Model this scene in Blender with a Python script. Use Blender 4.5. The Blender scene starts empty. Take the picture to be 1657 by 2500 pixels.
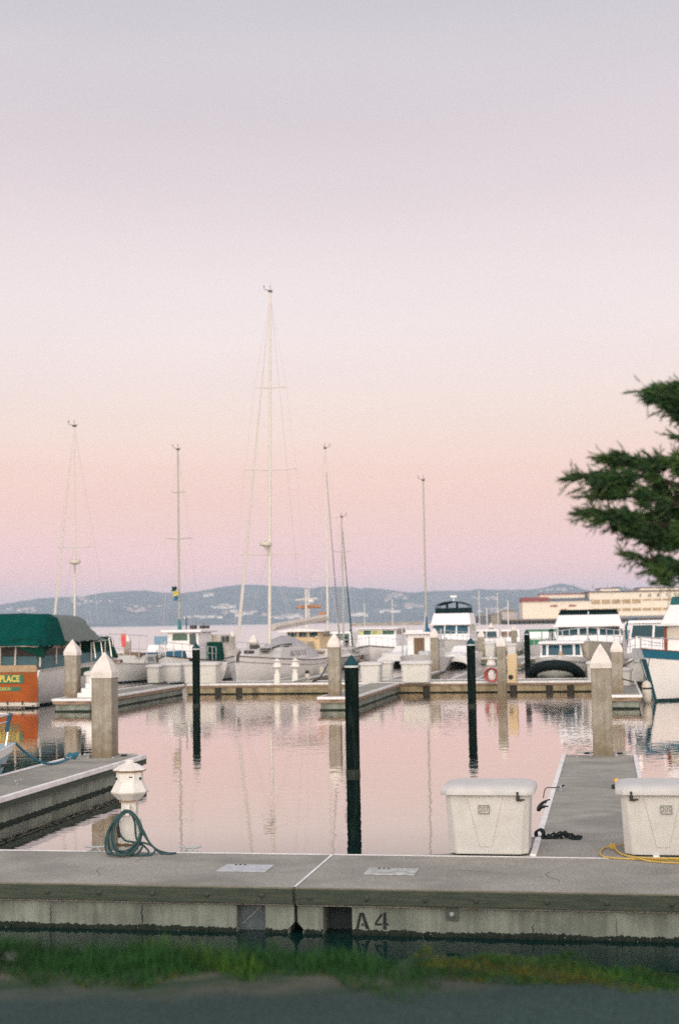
import bpy, bmesh, math, random
from mathutils import Vector, Matrix
random.seed(7)
R = math.radians
sc = bpy.context.scene
C = sc.collection

# ------------------------------------------------------------------ camera
F, CX, CY, CZ = 3472.0, 828.5, 1250.0, 3.05
PITCH = math.atan((1519.5 - 1250) / F)
ROLL = R(-0.95)
cam = bpy.data.cameras.new("camera")
co = bpy.data.objects.new("camera", cam)
C.objects.link(co)
CM = Matrix.Rotation(math.pi / 2 + PITCH, 3, 'X') @ Matrix.Rotation(ROLL, 3, 'Z')
co.matrix_world = Matrix.Translation((0, 0, CZ)) @ CM.to_4x4()
cam.sensor_fit = 'VERTICAL'
cam.sensor_height = 36.0
cam.sensor_width = 24.0
cam.lens = F / 2500 * 36.0
cam.clip_start = 0.1
cam.clip_end = 30000
cam.dof.use_dof = True
cam.dof.focus_distance = 19.0
cam.dof.aperture_fstop = 1.8
sc.camera = co

# ------------------------------------------------------------------ sky and sun
sc.view_settings.view_transform = 'Standard'
sc.view_settings.look = 'None'
sc.view_settings.exposure = 0.0
sc.view_settings.gamma = 1.0
sc.view_settings.use_curve_mapping = False

def lin(c):
    c = c / 255.0
    return c / 12.92 if c <= 0.04045 else ((c + 0.055) / 1.055) ** 2.4
def RGB(r, g, b):
    return (lin(r), lin(g), lin(b), 1.0)

world = bpy.data.worlds.new("World")
sc.world = world
world.use_nodes = True
nt = world.node_tree
nt.nodes.clear()
out = nt.nodes.new('ShaderNodeOutputWorld')
SUN_EL, SUN_AZ = 7.0, 184.0       # the sun stands low behind the camera, a little to the left
sky = nt.nodes.new('ShaderNodeTexSky')
sky.sky_type = 'NISHITA'
sky.sun_disc = False
sky.sun_elevation = R(SUN_EL)
sky.sun_rotation = R(SUN_AZ)
bg1 = nt.nodes.new('ShaderNodeBackground')
bg1.inputs['Strength'].default_value = 0.03
nt.links.new(sky.outputs[0], bg1.inputs['Color'])
# twilight arch (the pink belt of Venus opposite the sun), by elevation
tc = nt.nodes.new('ShaderNodeTexCoord')
sep = nt.nodes.new('ShaderNodeSeparateXYZ')
nt.links.new(tc.outputs['Generated'], sep.inputs[0])
asn = nt.nodes.new('ShaderNodeMath'); asn.operation = 'ARCSINE'
nt.links.new(sep.outputs['Z'], asn.inputs[0])
mr = nt.nodes.new('ShaderNodeMapRange')
mr.inputs['From Min'].default_value = R(-2)
mr.inputs['From Max'].default_value = R(90)
nt.links.new(asn.outputs[0], mr.inputs['Value'])
ramp = nt.nodes.new('ShaderNodeValToRGB')
SKY = [(-2, (205, 182, 198)), (0.0, (215, 185, 202)), (1.9, (252.8, 190.7, 198.6)), (3.2, (237.5, 192.2, 197.1)), (5.1, (239.5, 187.8, 178.9)), (7.5, (238.5, 206.9, 195.8)), (9.8, (235.4, 211.0, 205.9)), (12.2, (238.2, 220.6, 218.3)), (15.6, (227.9, 209.2, 209.0)), (20.0, (212.9, 198.2, 202.1)), (24.1, (203.0, 195.4, 198.1)), (40, (172, 172, 186)), (90, (150, 155, 175))]
els = ramp.color_ramp.elements
ramp.color_ramp.interpolation = 'B_SPLINE'
while len(els) > 1:
    els.remove(els[-1])
for i, (e, c) in enumerate(SKY):
    p = (e + 2) / 92.0
    el = els[0] if i == 0 else els.new(p)
    el.position = p
    el.color = RGB(*c)
nt.links.new(mr.outputs[0], ramp.inputs[0])
# warmer and brighter towards the side where the sun has gone down
sd = Vector((math.sin(R(SUN_AZ)), math.cos(R(SUN_AZ)), 0.12)).normalized()
dotn = nt.nodes.new('ShaderNodeVectorMath'); dotn.operation = 'DOT_PRODUCT'
nt.links.new(tc.outputs['Generated'], dotn.inputs[0]); dotn.inputs[1].default_value = sd
gl = nt.nodes.new('ShaderNodeMapRange')
gl.inputs['From Min'].default_value = 0.0; gl.inputs['From Max'].default_value = 1.0
nt.links.new(dotn.outputs['Value'], gl.inputs['Value'])
glow = nt.nodes.new('ShaderNodeMixRGB'); glow.blend_type = 'ADD'
glow.inputs['Fac'].default_value = 1.0
gcol = nt.nodes.new('ShaderNodeMixRGB'); gcol.inputs[1].default_value = (0, 0, 0, 1)
gcol.inputs[2].default_value = (1.92, 1.84, 1.62, 1)
nt.links.new(gl.outputs[0], gcol.inputs['Fac'])
nt.links.new(ramp.outputs[0], glow.inputs[1]); nt.links.new(gcol.outputs[0], glow.inputs[2])
# faint high cloud veil so that the arch is not perfectly even
nz = nt.nodes.new('ShaderNodeTexNoise'); nz.inputs['Scale'].default_value = 2.2; nz.inputs['Detail'].default_value = 3
mp = nt.nodes.new('ShaderNodeMapping'); mp.inputs['Scale'].default_value = (1, 1, 5)
nt.links.new(tc.outputs['Generated'], mp.inputs[0]); nt.links.new(mp.outputs[0], nz.inputs['Vector'])
nr = nt.nodes.new('ShaderNodeMapRange'); nr.inputs['To Min'].default_value = 0.955; nr.inputs['To Max'].default_value = 1.045
nr.inputs['From Min'].default_value = 0.25; nr.inputs['From Max'].default_value = 0.75
nt.links.new(nz.outputs['Fac'], nr.inputs['Value'])
bg2 = nt.nodes.new('ShaderNodeBackground')
nt.links.new(glow.outputs[0], bg2.inputs['Color'])
ms = nt.nodes.new('ShaderNodeMath'); ms.operation = 'MULTIPLY'; ms.inputs[1].default_value = 1.0
nt.links.new(nr.outputs[0], ms.inputs[0]); nt.links.new(ms.outputs[0], bg2.inputs['Strength'])
add = nt.nodes.new('ShaderNodeAddShader')
nt.links.new(bg1.outputs[0], add.inputs[0]); nt.links.new(bg2.outputs[0], add.inputs[1])
nt.links.new(add.outputs[0], out.inputs['Surface'])

sl = bpy.data.lights.new("sun", 'SUN')
sl.energy = 0.6
sl.angle = R(15)
sl.color = (1.0, 0.90, 0.78)
so = bpy.data.objects.new("sun", sl)
C.objects.link(so)
sdir = Vector((math.sin(R(SUN_AZ)) * math.cos(R(SUN_EL)), math.cos(R(SUN_AZ)) * math.cos(R(SUN_EL)), math.sin(R(SUN_EL))))
so.rotation_euler = sdir.to_track_quat('Z', 'Y').to_euler()
so.location = sdir * 50

# ------------------------------------------------------------------ measuring helpers
def ray(x, y):
    return CM @ Vector(((x - CX) / F, -(y - CY) / F, -1.0))
def G(x, y, z=0.45):                     # photo pixel -> point on the level z
    d = ray(x, y); t = (z - CZ) / d.z
    return Vector((d.x * t, d.y * t, z))
def D(x, y, dist):                       # photo pixel -> point at forward distance
    d = ray(x, y); t = dist / d.y
    return Vector((d.x * t, dist, CZ + d.z * t))
A = R(10.5)                              # the marina grid is turned by this angle
U = Vector((math.cos(A), -math.sin(A), 0)); V = Vector((math.sin(A), math.cos(A), 0))
O = Vector((-0.455, 13.9, 0))
def W(s, t, z=0.0):
    p = O + U * s + V * t
    return Vector((p.x, p.y, z))
def ST(p):
    q = Vector((p.x, p.y, 0)) - O
    return q.dot(U), q.dot(V)
DK = 0.45                                # deck level above the water

# ------------------------------------------------------------------ materials
MATS = {}
def mat(name, col, rough=0.6, metal=0.0, var=0.12, scale=6.0, bump=0.0, bscale=60.0, ior=1.45, streak=0.0, stain=None, stain_amt=0.5, stain_scale=3.0, stretch=(1, 1, 1), specks=0.0, tide=None):
    if name in MATS:
        return MATS[name]
    m = bpy.data.materials.new(name); m.use_nodes = True
    n = m.node_tree; ns = n.nodes; L = n.links
    b = ns['Principled BSDF']
    b.inputs['Roughness'].default_value = rough
    b.inputs['Metallic'].default_value = metal
    b.inputs['IOR'].default_value = ior
    tcn = ns.new('ShaderNodeTexCoord')
    mpn = ns.new('ShaderNodeMapping'); mpn.inputs['Scale'].default_value = stretch
    L.new(tcn.outputs['Object'], mpn.inputs[0])
    no = ns.new('ShaderNodeTexNoise'); no.inputs['Scale'].default_value = scale; no.inputs['Detail'].default_value = 5; no.inputs['Roughness'].default_value = 0.6
    L.new(mpn.outputs[0], no.inputs['Vector'])
    rp = ns.new('ShaderNodeMapRange'); rp.inputs['From Min'].default_value = 0.3; rp.inputs['From Max'].default_value = 0.7
    rp.inputs['To Min'].default_value = 1 - var; rp.inputs['To Max'].default_value = 1 + var
    L.new(no.outputs['Fac'], rp.inputs['Value'])
    mul = ns.new('ShaderNodeVectorMath'); mul.operation = 'SCALE'
    mul.inputs[0].default_value = col[:3]
    L.new(rp.outputs[0], mul.inputs['Scale'])
    last = mul.outputs[0]
    if streak > 0:
        m2 = ns.new('ShaderNodeMapping'); m2.inputs['Scale'].default_value = (9, 9, 0.6)
        L.new(tcn.outputs['Object'], m2.inputs[0])
        n2 = ns.new('ShaderNodeTexNoise'); n2.inputs['Scale'].default_value = 1.6; n2.inputs['Detail'].default_value = 4
        L.new(m2.outputs[0], n2.inputs['Vector'])
        r2 = ns.new('ShaderNodeMapRange'); r2.inputs['From Min'].default_value = 0.4; r2.inputs['From Max'].default_value = 0.7
        r2.inputs['To Min'].default_value = 1; r2.inputs['To Max'].default_value = 1 - streak
        L.new(n2.outputs['Fac'], r2.inputs['Value'])
        ml = ns.new('ShaderNodeVectorMath'); ml.operation = 'SCALE'
        L.new(last, ml.inputs[0]); L.new(r2.outputs[0], ml.inputs['Scale']); last = ml.outputs[0]
    if tide:
        sz_ = ns.new('ShaderNodeSeparateXYZ'); L.new(tcn.outputs['Object'], sz_.inputs[0])
        a6 = ns.new('ShaderNodeMath'); a6.operation = 'MULTIPLY_ADD'; L.new(no.outputs['Fac'], a6.inputs[0]); a6.inputs[1].default_value = 0.9; L.new(sz_.outputs['Z'], a6.inputs[2])
        r6 = ns.new('ShaderNodeMapRange'); r6.inputs['From Min'].default_value = tide[1] + 0.45; r6.inputs['From Max'].default_value = tide[0] + 0.45
        r6.inputs['To Max'].default_value = tide[3]
        L.new(a6.outputs[0], r6.inputs['Value'])
        x6 = ns.new('ShaderNodeMixRGB'); x6.inputs[2].default_value = (*tide[2], 1)
        L.new(r6.outputs[0], x6.inputs['Fac']); L.new(last, x6.inputs[1]); last = x6.outputs[0]
    if specks > 0:
        n5 = ns.new('ShaderNodeTexNoise'); n5.inputs['Scale'].default_value = 38; n5.inputs['Detail'].default_value = 5; n5.inputs['Roughness'].default_value = 0.75
        L.new(tcn.outputs['Object'], n5.inputs['Vector'])
        r5 = ns.new('ShaderNodeMapRange'); r5.inputs['From Min'].default_value = 0.35; r5.inputs['From Max'].default_value = 0.65
        r5.inputs['To Min'].default_value = 1 - specks; r5.inputs['To Max'].default_value = 1 + specks
        L.new(n5.outputs['Fac'], r5.inputs['Value'])
        ml5 = ns.new('ShaderNodeVectorMath'); ml5.operation = 'SCALE'
        L.new(last, ml5.inputs[0]); L.new(r5.outputs[0], ml5.inputs['Scale']); last = ml5.outputs[0]
    if stain:
        n3 = ns.new('ShaderNodeTexNoise'); n3.inputs['Scale'].default_value = stain_scale; n3.inputs['Detail'].default_value = 6
        L.new(mpn.outputs[0], n3.inputs['Vector'])
        r3 = ns.new('ShaderNodeMapRange'); r3.inputs['From Min'].default_value = 0.5; r3.inputs['From Max'].default_value = 0.66
        r3.inputs['To Max'].default_value = stain_amt
        L.new(n3.outputs['Fac'], r3.inputs['Value'])
        mx = ns.new('ShaderNodeMixRGB'); mx.inputs[2].default_value = (*stain[:3], 1)
        L.new(r3.outputs[0], mx.inputs['Fac']); L.new(last, mx.inputs[1]); last = mx.outputs[0]
    L.new(last, b.inputs['Base Color'])
    rr = ns.new('ShaderNodeMapRange'); rr.inputs['To Min'].default_value = max(0.02, rough - 0.1); rr.inputs['To Max'].default_value = min(1, rough + 0.1)
    L.new(no.outputs['Fac'], rr.inputs['Value']); L.new(rr.outputs[0], b.inputs['Roughness'])
    if bump > 0:
        nb = ns.new('ShaderNodeTexNoise'); nb.inputs['Scale'].default_value = bscale; nb.inputs['Detail'].default_value = 4
        L.new(mpn.outputs[0], nb.inputs['Vector'])
        bp = ns.new('ShaderNodeBump'); bp.inputs['Strength'].default_value = 1.0; bp.inputs['Distance'].default_value = bump
        L.new(nb.outputs['Fac'], bp.inputs['Height']); L.new(bp.outputs[0], b.inputs['Normal'])
    MATS[name] = m
    return m

deckM = mat('deck_concrete', (0.315, 0.295, 0.26), 0.9, var=0.20, scale=1.3, bump=0.006, bscale=55, stain=(0.19, 0.18, 0.155), stain_amt=0.65, stain_scale=1.1, specks=0.35)
concM = mat('float_concrete', (0.25, 0.27, 0.225), 0.9, var=0.22, scale=3, bump=0.006, bscale=30, streak=0.35, stain=(0.12, 0.13, 0.11), stain_amt=0.6, stain_scale=2.5)
walM = mat('waler_timber', (0.058, 0.074, 0.054), 0.85, var=0.35, scale=3, bump=0.006, bscale=20, stretch=(1, 6, 14), stain=(0.10, 0.085, 0.05), stain_amt=0.5)
rustW = mat('waler_rusty', (0.30, 0.20, 0.14), 0.85, var=0.35, scale=3, bump=0.004, bscale=20, stretch=(1, 4, 8), stain=(0.12, 0.09, 0.06), stain_amt=0.7, stain_scale=2)
foulM = mat('algae', (0.010, 0.018, 0.011), 0.8, var=0.5, scale=22, bump=0.02, bscale=40)
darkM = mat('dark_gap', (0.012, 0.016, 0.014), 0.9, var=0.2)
boltM = mat('bolt_steel', (0.07, 0.075, 0.065), 0.6, 0.4, var=0.3, scale=40)
galvM = mat('galvanised', (0.42, 0.43, 0.44), 0.55, 0.3, var=0.2, scale=15)
plateM = mat('hatch_plate', (0.50, 0.50, 0.54), 0.5, 0.1, var=0.15, scale=12, stain=(0.25, 0.25, 0.22), stain_amt=0.5, stain_scale=14)
rimM = mat('white_bumper', (0.80, 0.76, 0.76), 0.6, var=0.1, scale=5, stain=(0.55, 0.50, 0.46), stain_amt=0.5, stain_scale=4)
boxM = mat('fibreglass_cream', (0.62, 0.595, 0.56), 0.5, var=0.07, scale=4, bump=0.0002, bscale=140, stain=(0.52, 0.48, 0.43), stain_amt=0.5, stain_scale=3)
boxL = mat('fibreglass_lid', (0.57, 0.545, 0.53), 0.55, var=0.05, scale=5, bump=0.0003, bscale=120, stain=(0.46, 0.45, 0.44), stain_amt=0.5, stain_scale=4)
textM = mat('grey_lettering', (0.16, 0.16, 0.15), 0.7, var=0.1)
ironM = mat('dark_metal', (0.05, 0.048, 0.045), 0.5, 0.5, var=0.2, scale=30)
pedM = mat('pedestal_white', (0.74, 0.70, 0.66), 0.45, var=0.05, scale=6, stain=(0.6, 0.55, 0.48), stain_amt=0.5, stain_scale=5)
trimM = mat('brown_trim', (0.30, 0.19, 0.13), 0.6, var=0.15)
hoseM = mat('teal_hose', (0.020, 0.065, 0.068), 0.5, var=0.25, scale=12)
blackM = mat('black_rubber', (0.012, 0.016, 0.016), 0.7, var=0.3, scale=12, bump=0.003, bscale=60)
ropeB = mat('black_rope', (0.012, 0.018, 0.018), 0.9, var=0.3, scale=60, bump=0.004, bscale=160)
ropeY = mat('yellow_rope', (0.62, 0.42, 0.10), 0.8, var=0.2, scale=60, bump=0.003, bscale=160)
ropeBl = mat('blue_rope', (0.03, 0.14, 0.21), 0.85, var=0.3, scale=40, bump=0.004, bscale=120)
pileM = mat('pile_concrete', (0.33, 0.295, 0.24), 0.9, var=0.2, tide=(0.5, 1.15, (0.15, 0.10, 0.045), 0.6), specks=0.2, scale=5, bump=0.008, bscale=35, streak=0.25, stain=(0.20, 0.155, 0.10), stain_amt=0.55, stain_scale=2.2)
capM = mat('pile_cap_white', (0.68, 0.62, 0.58), 0.55, var=0.07, scale=4, stain=(0.5, 0.45, 0.42), stain_amt=0.5, stain_scale=5)
bpileM = mat('pile_black', (0.004, 0.011, 0.010), 0.7, var=0.4, ior=1.1, scale=8, bump=0.004, bscale=30, streak=0.3, stain=(0.03, 0.045, 0.035), stain_amt=0.3, stain_scale=5, stretch=(2, 2, 0.35))
bcapM = mat('pile_cap_dark', (0.012, 0.055, 0.068), 0.5, ior=1.2, var=0.15)
ringM = mat('reflective_ring', (0.52, 0.56, 0.55), 0.4, var=0.1)
gelM = mat('gelcoat_white', (0.84, 0.80, 0.78), 0.28, var=0.05, scale=1.5, stain=(0.68, 0.64, 0.60), stain_amt=0.35, stain_scale=1.2)
gel2 = mat('gelcoat_cream', (0.56, 0.51, 0.44), 0.35, var=0.06, scale=1.5)
gelS = mat('superstructure_white', (0.80, 0.77, 0.77), 0.35, var=0.05, scale=2)
deckW = mat('boat_deck', (0.55, 0.52, 0.49), 0.7, var=0.1, scale=3)
glassD = mat('tinted_glass', (0.012, 0.05, 0.06), 0.12, var=0.2, scale=2)
glassG = mat('green_glass', (0.03, 0.09, 0.06), 0.15, var=0.4, scale=3)
glassB = mat('blue_glass', (0.010, 0.065, 0.095), 0.15, var=0.3, scale=2)
tealC = mat('teal_canvas', (0.002, 0.056, 0.047), 0.9, ior=1.12, var=0.2, scale=2, bump=0.03, bscale=2.4, stretch=(1.0, 3.0, 0.3))
greyC = mat('faded_canvas', (0.145, 0.17, 0.16), 0.85, var=0.1, scale=3, bump=0.01, bscale=4)
greenC = mat('green_canvas', (0.003, 0.045, 0.032), 0.8, ior=1.15, var=0.2, scale=3, bump=0.02, bscale=4)
blueC = mat('blue_canvas', (0.02, 0.09, 0.15), 0.8, var=0.2, scale=4, bump=0.02, bscale=6)
navyC = mat('dark_canvas', (0.006, 0.018, 0.020), 0.8, ior=1.15, var=0.2, scale=4)
tarpG = mat('grey_tarp', (0.42, 0.40, 0.42), 0.85, var=0.1, scale=2, bump=0.04, bscale=3)
orangeC = mat('orange_canvas', (0.40, 0.20, 0.11), 0.8, var=0.15, scale=5)
varM = mat('varnished_wood', (0.33, 0.080, 0.014), 0.5, var=0.25, scale=2, ior=1.25, stretch=(1, 1, 3), stain=(0.16, 0.035, 0.012), stain_amt=0.6, stain_scale=1.0)
woodM = mat('plain_wood', (0.36, 0.25, 0.15), 0.6, var=0.25, scale=5)
redW = mat('mahogany_trim', (0.22, 0.06, 0.03), 0.45, var=0.2)
goldM = mat('gold_lettering', (0.62, 0.46, 0.09), 0.5, var=0.1)
signG = mat('green_board', (0.015, 0.13, 0.07), 0.5, var=0.1)
mastM = mat('mast_aluminium', (0.60, 0.56, 0.51), 0.45, 0.1, var=0.08, scale=2)
mastG = mat('mast_weathered', (0.38, 0.36, 0.31), 0.5, 0.1, var=0.1, scale=2)
wireM = mat('rigging_wire', (0.60, 0.52, 0.53), 0.5, 0.3, var=0.1)
sailM = mat('furled_sail', (0.50, 0.455, 0.425), 0.85, var=0.08, scale=4)
steelM = mat('stainless_rail', (0.62, 0.62, 0.62), 0.3, 0.7, var=0.05)
bootM = mat('boot_stripe', (0.015, 0.045, 0.05), 0.4, var=0.1)
bblueM = mat('hull_blue_stripe', (0.02, 0.13, 0.20), 0.35, var=0.1)
paleB = mat('hull_pale_blue', (0.22, 0.36, 0.43), 0.35, var=0.06, scale=2)
redM = mat('red_cloth', (0.62, 0.10, 0.09), 0.7, var=0.15)
redH = mat('red_hose', (0.42, 0.10, 0.09), 0.6, var=0.2)
creamM = mat('cream_paint', (0.66, 0.50, 0.30), 0.7, var=0.08, scale=3)
ribM = mat('hypalon_tube', (0.008, 0.015, 0.016), 0.7, ior=1.2, var=0.3, scale=8, bump=0.004, bscale=30)
greyH = mat('grey_fibreglass', (0.40, 0.41, 0.37), 0.5, var=0.1)
brownM = mat('brown_clutter', (0.17, 0.11, 0.07), 0.8, var=0.4, scale=5)

# ------------------------------------------------------------------ mesh builder
class MB:
    def __init__(self):
        self.v = []; self.f = []
    def add(self, vs, fs):
        n = len(self.v)
        self.v += [tuple(p) for p in vs]
        self.f += [tuple(i + n for i in f) for f in fs]
        return self
    def box(self, c, s, rz=0.0, m=None):
        hx, hy, hz = s[0] / 2, s[1] / 2, s[2] / 2
        vs = [Vector((x * hx, y * hy, z * hz)) for z in (-1, 1) for y in (-1, 1) for x in (-1, 1)]
        mm = Matrix.Rotation(rz, 3, 'Z') if m is None else m
        vs = [mm @ p + Vector(c) for p in vs]
        return self.add(vs, [(0, 2, 3, 1), (4, 5, 7, 6), (0, 1, 5, 4), (2, 6, 7, 3), (0, 4, 6, 2), (1, 3, 7, 5)])
    def bx(self, x0, x1, y0, y1, z0, z1):
        return self.box(((x0 + x1) / 2, (y0 + y1) / 2, (z0 + z1) / 2), (abs(x1 - x0), abs(y1 - y0), abs(z1 - z0)))
    def rings(self, rs, cap0=True, cap1=True, closed=True):
        n = len(rs[0]); base = len(self.v)
        vs = [p for r in rs for p in r]; fs = []
        for i in range(len(rs) - 1):
            for j in range(n if closed else n - 1):
                k = (j + 1) % n
                fs.append((i * n + j, i * n + k, (i + 1) * n + k, (i + 1) * n + j))
        if cap0: fs.append(tuple(reversed(range(n))))
        if cap1: fs.append(tuple((len(rs) - 1) * n + j for j in range(n)))
        return self.add(vs, fs)
    def lathe(self, prof, n=12, c=(0, 0, 0), ph=0.0, sy=1.0):
        rs = []
        for r, z in prof:
            rs.append([Vector((c[0] + r * math.cos(ph + 2 * math.pi * j / n), c[1] + sy * r * math.sin(ph + 2 * math.pi * j / n), c[2] + z)) for j in range(n)])
        return self.rings(rs)
    def tube(self, pts, r, n=6, r1=None, cap=True):
        pts = [Vector(p) for p in pts]; N = len(pts); rs = []
        prev = None
        for i, p in enumerate(pts):
            d = (pts[min(i + 1, N - 1)] - pts[max(i - 1, 0)])
            d = d.normalized() if d.length > 1e-9 else Vector((0, 0, 1))
            if prev is None:
                up = Vector((0, 0, 1)) if abs(d.z) < 0.9 else Vector((1, 0, 0))
                a = d.cross(up).normalized()
            else:
                a = (prev - d * prev.dot(d))
                a = a.normalized() if a.length > 1e-6 else d.cross(Vector((0, 1, 0))).normalized()
            prev = a; b = d.cross(a)
            rr = r if r1 is None else r + (r1 - r) * i / max(1, N - 1)
            rs.append([p + (a * math.cos(2 * math.pi * j / n) + b * math.sin(2 * math.pi * j / n)) * rr for j in range(n)])
        return self.rings(rs, cap, cap)
    def frus(self, x0, x1, y0, y1, z0, z1, ix0=0, ix1=0, iy0=0, iy1=0):   # box whose top is inset on each side
        b = [(x0, y0, z0), (x1, y0, z0), (x1, y1, z0), (x0, y1, z0)]
        t = [(x0 + ix0, y0 + iy0, z1), (x1 - ix1, y0 + iy0, z1), (x1 - ix1, y1 - iy1, z1), (x0 + ix0, y1 - iy1, z1)]
        return self.rings([b, t])
    def prism(self, pts, axis, a0, a1):  # 2D outline extruded along an axis
        def mk(p, a):
            return (a, p[0], p[1]) if axis == 'x' else ((p[0], a, p[1]) if axis == 'y' else (p[0], p[1], a))
        return self.rings([[mk(p, a0) for p in pts], [mk(p, a1) for p in pts]])
    def build(self, name, m, parent=None, smooth=None, bevel=0.0, seg=2, xf=None):
        me = bpy.data.meshes.new(name)
        vs = self.v if xf is None else [tuple(xf @ Vector(p)) for p in self.v]
        me.from_pydata(vs, [], self.f)
        bm = bmesh.new(); bm.from_mesh(me)
        bmesh.ops.recalc_face_normals(bm, faces=bm.faces)
        bm.to_mesh(me); bm.free()
        if smooth is not None:
            me.polygons.foreach_set('use_smooth', [True] * len(me.polygons))
            me.set_sharp_from_angle(angle=R(smooth))
        me.materials.append(m)
        o = bpy.data.objects.new(name, me); C.objects.link(o)
        if parent: o.parent = parent
        if bevel > 0:
            md = o.modifiers.new('bevel', 'BEVEL'); md.width = bevel; md.segments = seg; md.limit_method = 'ANGLE'; md.angle_limit = R(35)
        return o

def thing(name, label, cat, loc=(0, 0, 0), rz=0.0, group=None):
    o = bpy.data.objects.new(name, None); C.objects.link(o)
    o.location = loc; o.rotation_euler = (0, 0, rz); o.empty_display_size = 0.2
    o['label'] = label; o['category'] = cat
    if group: o['group'] = group
    return o
def tag(o, label, cat, group=None, kind=None):
    if label: o['label'] = label
    if cat: o['category'] = cat
    if group: o['group'] = group
    if kind: o['kind'] = kind
    return o
def copy_thing(root, loc, rz=None, label=None, group=None):
    c = root.copy(); C.objects.link(c); c.location = loc
    if rz is not None: c.rotation_euler = (0, 0, rz)
    if label: c['label'] = label
    if group: c['group'] = group
    def rec(src, dst):
        for ch in [q for q in list(C.objects) if q.parent is src]:
            k = ch.copy(); C.objects.link(k); k.parent = dst; rec(ch, k)
    rec(root, c)
    return c
def text_mesh(s, size, m, name, parent, loc, rot, offset=0.0, ext=0.002, space=1.0, sx=1.0):
    cu = bpy.data.curves.new(name, 'FONT'); cu.body = s; cu.size = size; cu.extrude = ext; cu.offset = offset
    cu.align_x = 'CENTER'; cu.align_y = 'CENTER'; cu.space_character = space; cu.resolution_u = 3
    o = bpy.data.objects.new(name, cu); C.objects.link(o)
    dg = bpy.context.evaluated_depsgraph_get(); dg.update()
    me = bpy.data.meshes.new_from_object(o.evaluated_get(dg))
    bpy.data.objects.remove(o); bpy.data.curves.remove(cu)
    me.name = name; me.materials.clear(); me.materials.append(m)
    r = bpy.data.objects.new(name, me); C.objects.link(r)
    r.parent = parent; r.location = loc; r.rotation_euler = rot; r.scale = (sx, 1, 1)
    return r
def bez(pts, n=10):                       # smooth curve through points (Catmull-Rom)
    pts = [Vector(p) for p in pts]; P = [pts[0]] + pts + [pts[-1]]; o = []
    for i in range(1, len(P) - 2):
        for k in range(n):
            t = k / n; p0, p1, p2, p3 = P[i - 1], P[i], P[i + 1], P[i + 2]
            o.append(0.5 * ((2 * p1) + (-p0 + p2) * t + (2 * p0 - 5 * p1 + 4 * p2 - p3) * t * t + (-p0 + 3 * p1 - 3 * p2 + p3) * t ** 3))
    o.append(pts[-1])
    return o

# ================================================================== SETTING
def structure(o): o['kind'] = 'structure'; return o
def noise1(x, s=0):
    return math.sin(x * 1.7 + s) * 0.5 + math.sin(x * 3.9 + s * 2.3) * 0.3 + math.sin(x * 9.1 + s * 1.1) * 0.2

# water -------------------------------------------------------------
wm = bpy.data.materials.new('water'); wm.use_nodes = True
n = wm.node_tree; ns = n.nodes; L = n.links; b = ns['Principled BSDF']
ns.remove(b)
dif = ns.new('ShaderNodeBsdfDiffuse'); dif.inputs['Color'].default_value = (0.003, 0.021, 0.019, 1)
glo = ns.new('ShaderNodeBsdfGlossy'); glo.inputs['Roughness'].default_value = 0.02; glo.inputs['Color'].default_value = (1.0, 0.95, 0.93, 1)
lw = ns.new('ShaderNodeLayerWeight'); lw.inputs['Blend'].default_value = 0.5
fc = ns.new('ShaderNodeValToRGB'); fe = fc.color_ramp.elements
fe[0].position = 0.0; fe[0].color = (.03, .03, .03, 1); fe[1].position = 1.0; fe[1].color = (.98, .98, .98, 1)
for p_, v_ in ((.5, .09), (.68, .05), (.77, .09), (.82, .42), (.86, .76), (.93, .92)):
    q_ = fe.new(p_); q_.color = (v_, v_, v_, 1)
L.new(lw.outputs['Facing'], fc.inputs[0])
wmix = ns.new('ShaderNodeMixShader'); L.new(fc.outputs[0], wmix.inputs[0]); L.new(dif.outputs[0], wmix.inputs[1]); L.new(glo.outputs[0], wmix.inputs[2])
L.new(wmix.outputs[0], ns['Material Output'].inputs['Surface'])
tcn = ns.new('ShaderNodeTexCoord')
def wnoise(scale, stretch, detail, rot=0.0):
    mpn = ns.new('ShaderNodeMapping'); mpn.inputs['Scale'].default_value = stretch; mpn.inputs['Rotation'].default_value = (0, 0, rot)
    L.new(tcn.outputs['Object'], mpn.inputs[0])
    q = ns.new('ShaderNodeTexNoise'); q.inputs['Scale'].default_value = scale; q.inputs['Detail'].default_value = detail; q.inputs['Roughness'].default_value = 0.5
    L.new(mpn.outputs[0], q.inputs['Vector']); return q.outputs['Fac']
w1 = wnoise(2.6, (0.75, 1.0, 1), 2, R(14)); w2 = wnoise(0.35, (1, 1, 1), 2); w3 = wnoise(9.0, (0.7, 1.0, 1), 1, R(-25))
pa = wnoise(0.06, (0.35, 1.0, 1), 2)
s1 = ns.new('ShaderNodeMath'); s1.operation = 'MULTIPLY_ADD'; L.new(w2, s1.inputs[0]); s1.inputs[1].default_value = 1.6; L.new(w1, s1.inputs[2])
s2 = ns.new('ShaderNodeMath'); s2.operation = 'MULTIPLY_ADD'; L.new(w3, s2.inputs[0]); s2.inputs[1].default_value = 0.10; L.new(s1.outputs[0], s2.inputs[2])
pm = ns.new('ShaderNodeMapRange'); pm.inputs['From Min'].default_value = 0.38; pm.inputs['From Max'].default_value = 0.62
pm.inputs['To Min'].default_value = 0.0022; pm.inputs['To Max'].default_value = 0.0050
L.new(pa, pm.inputs['Value'])
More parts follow.
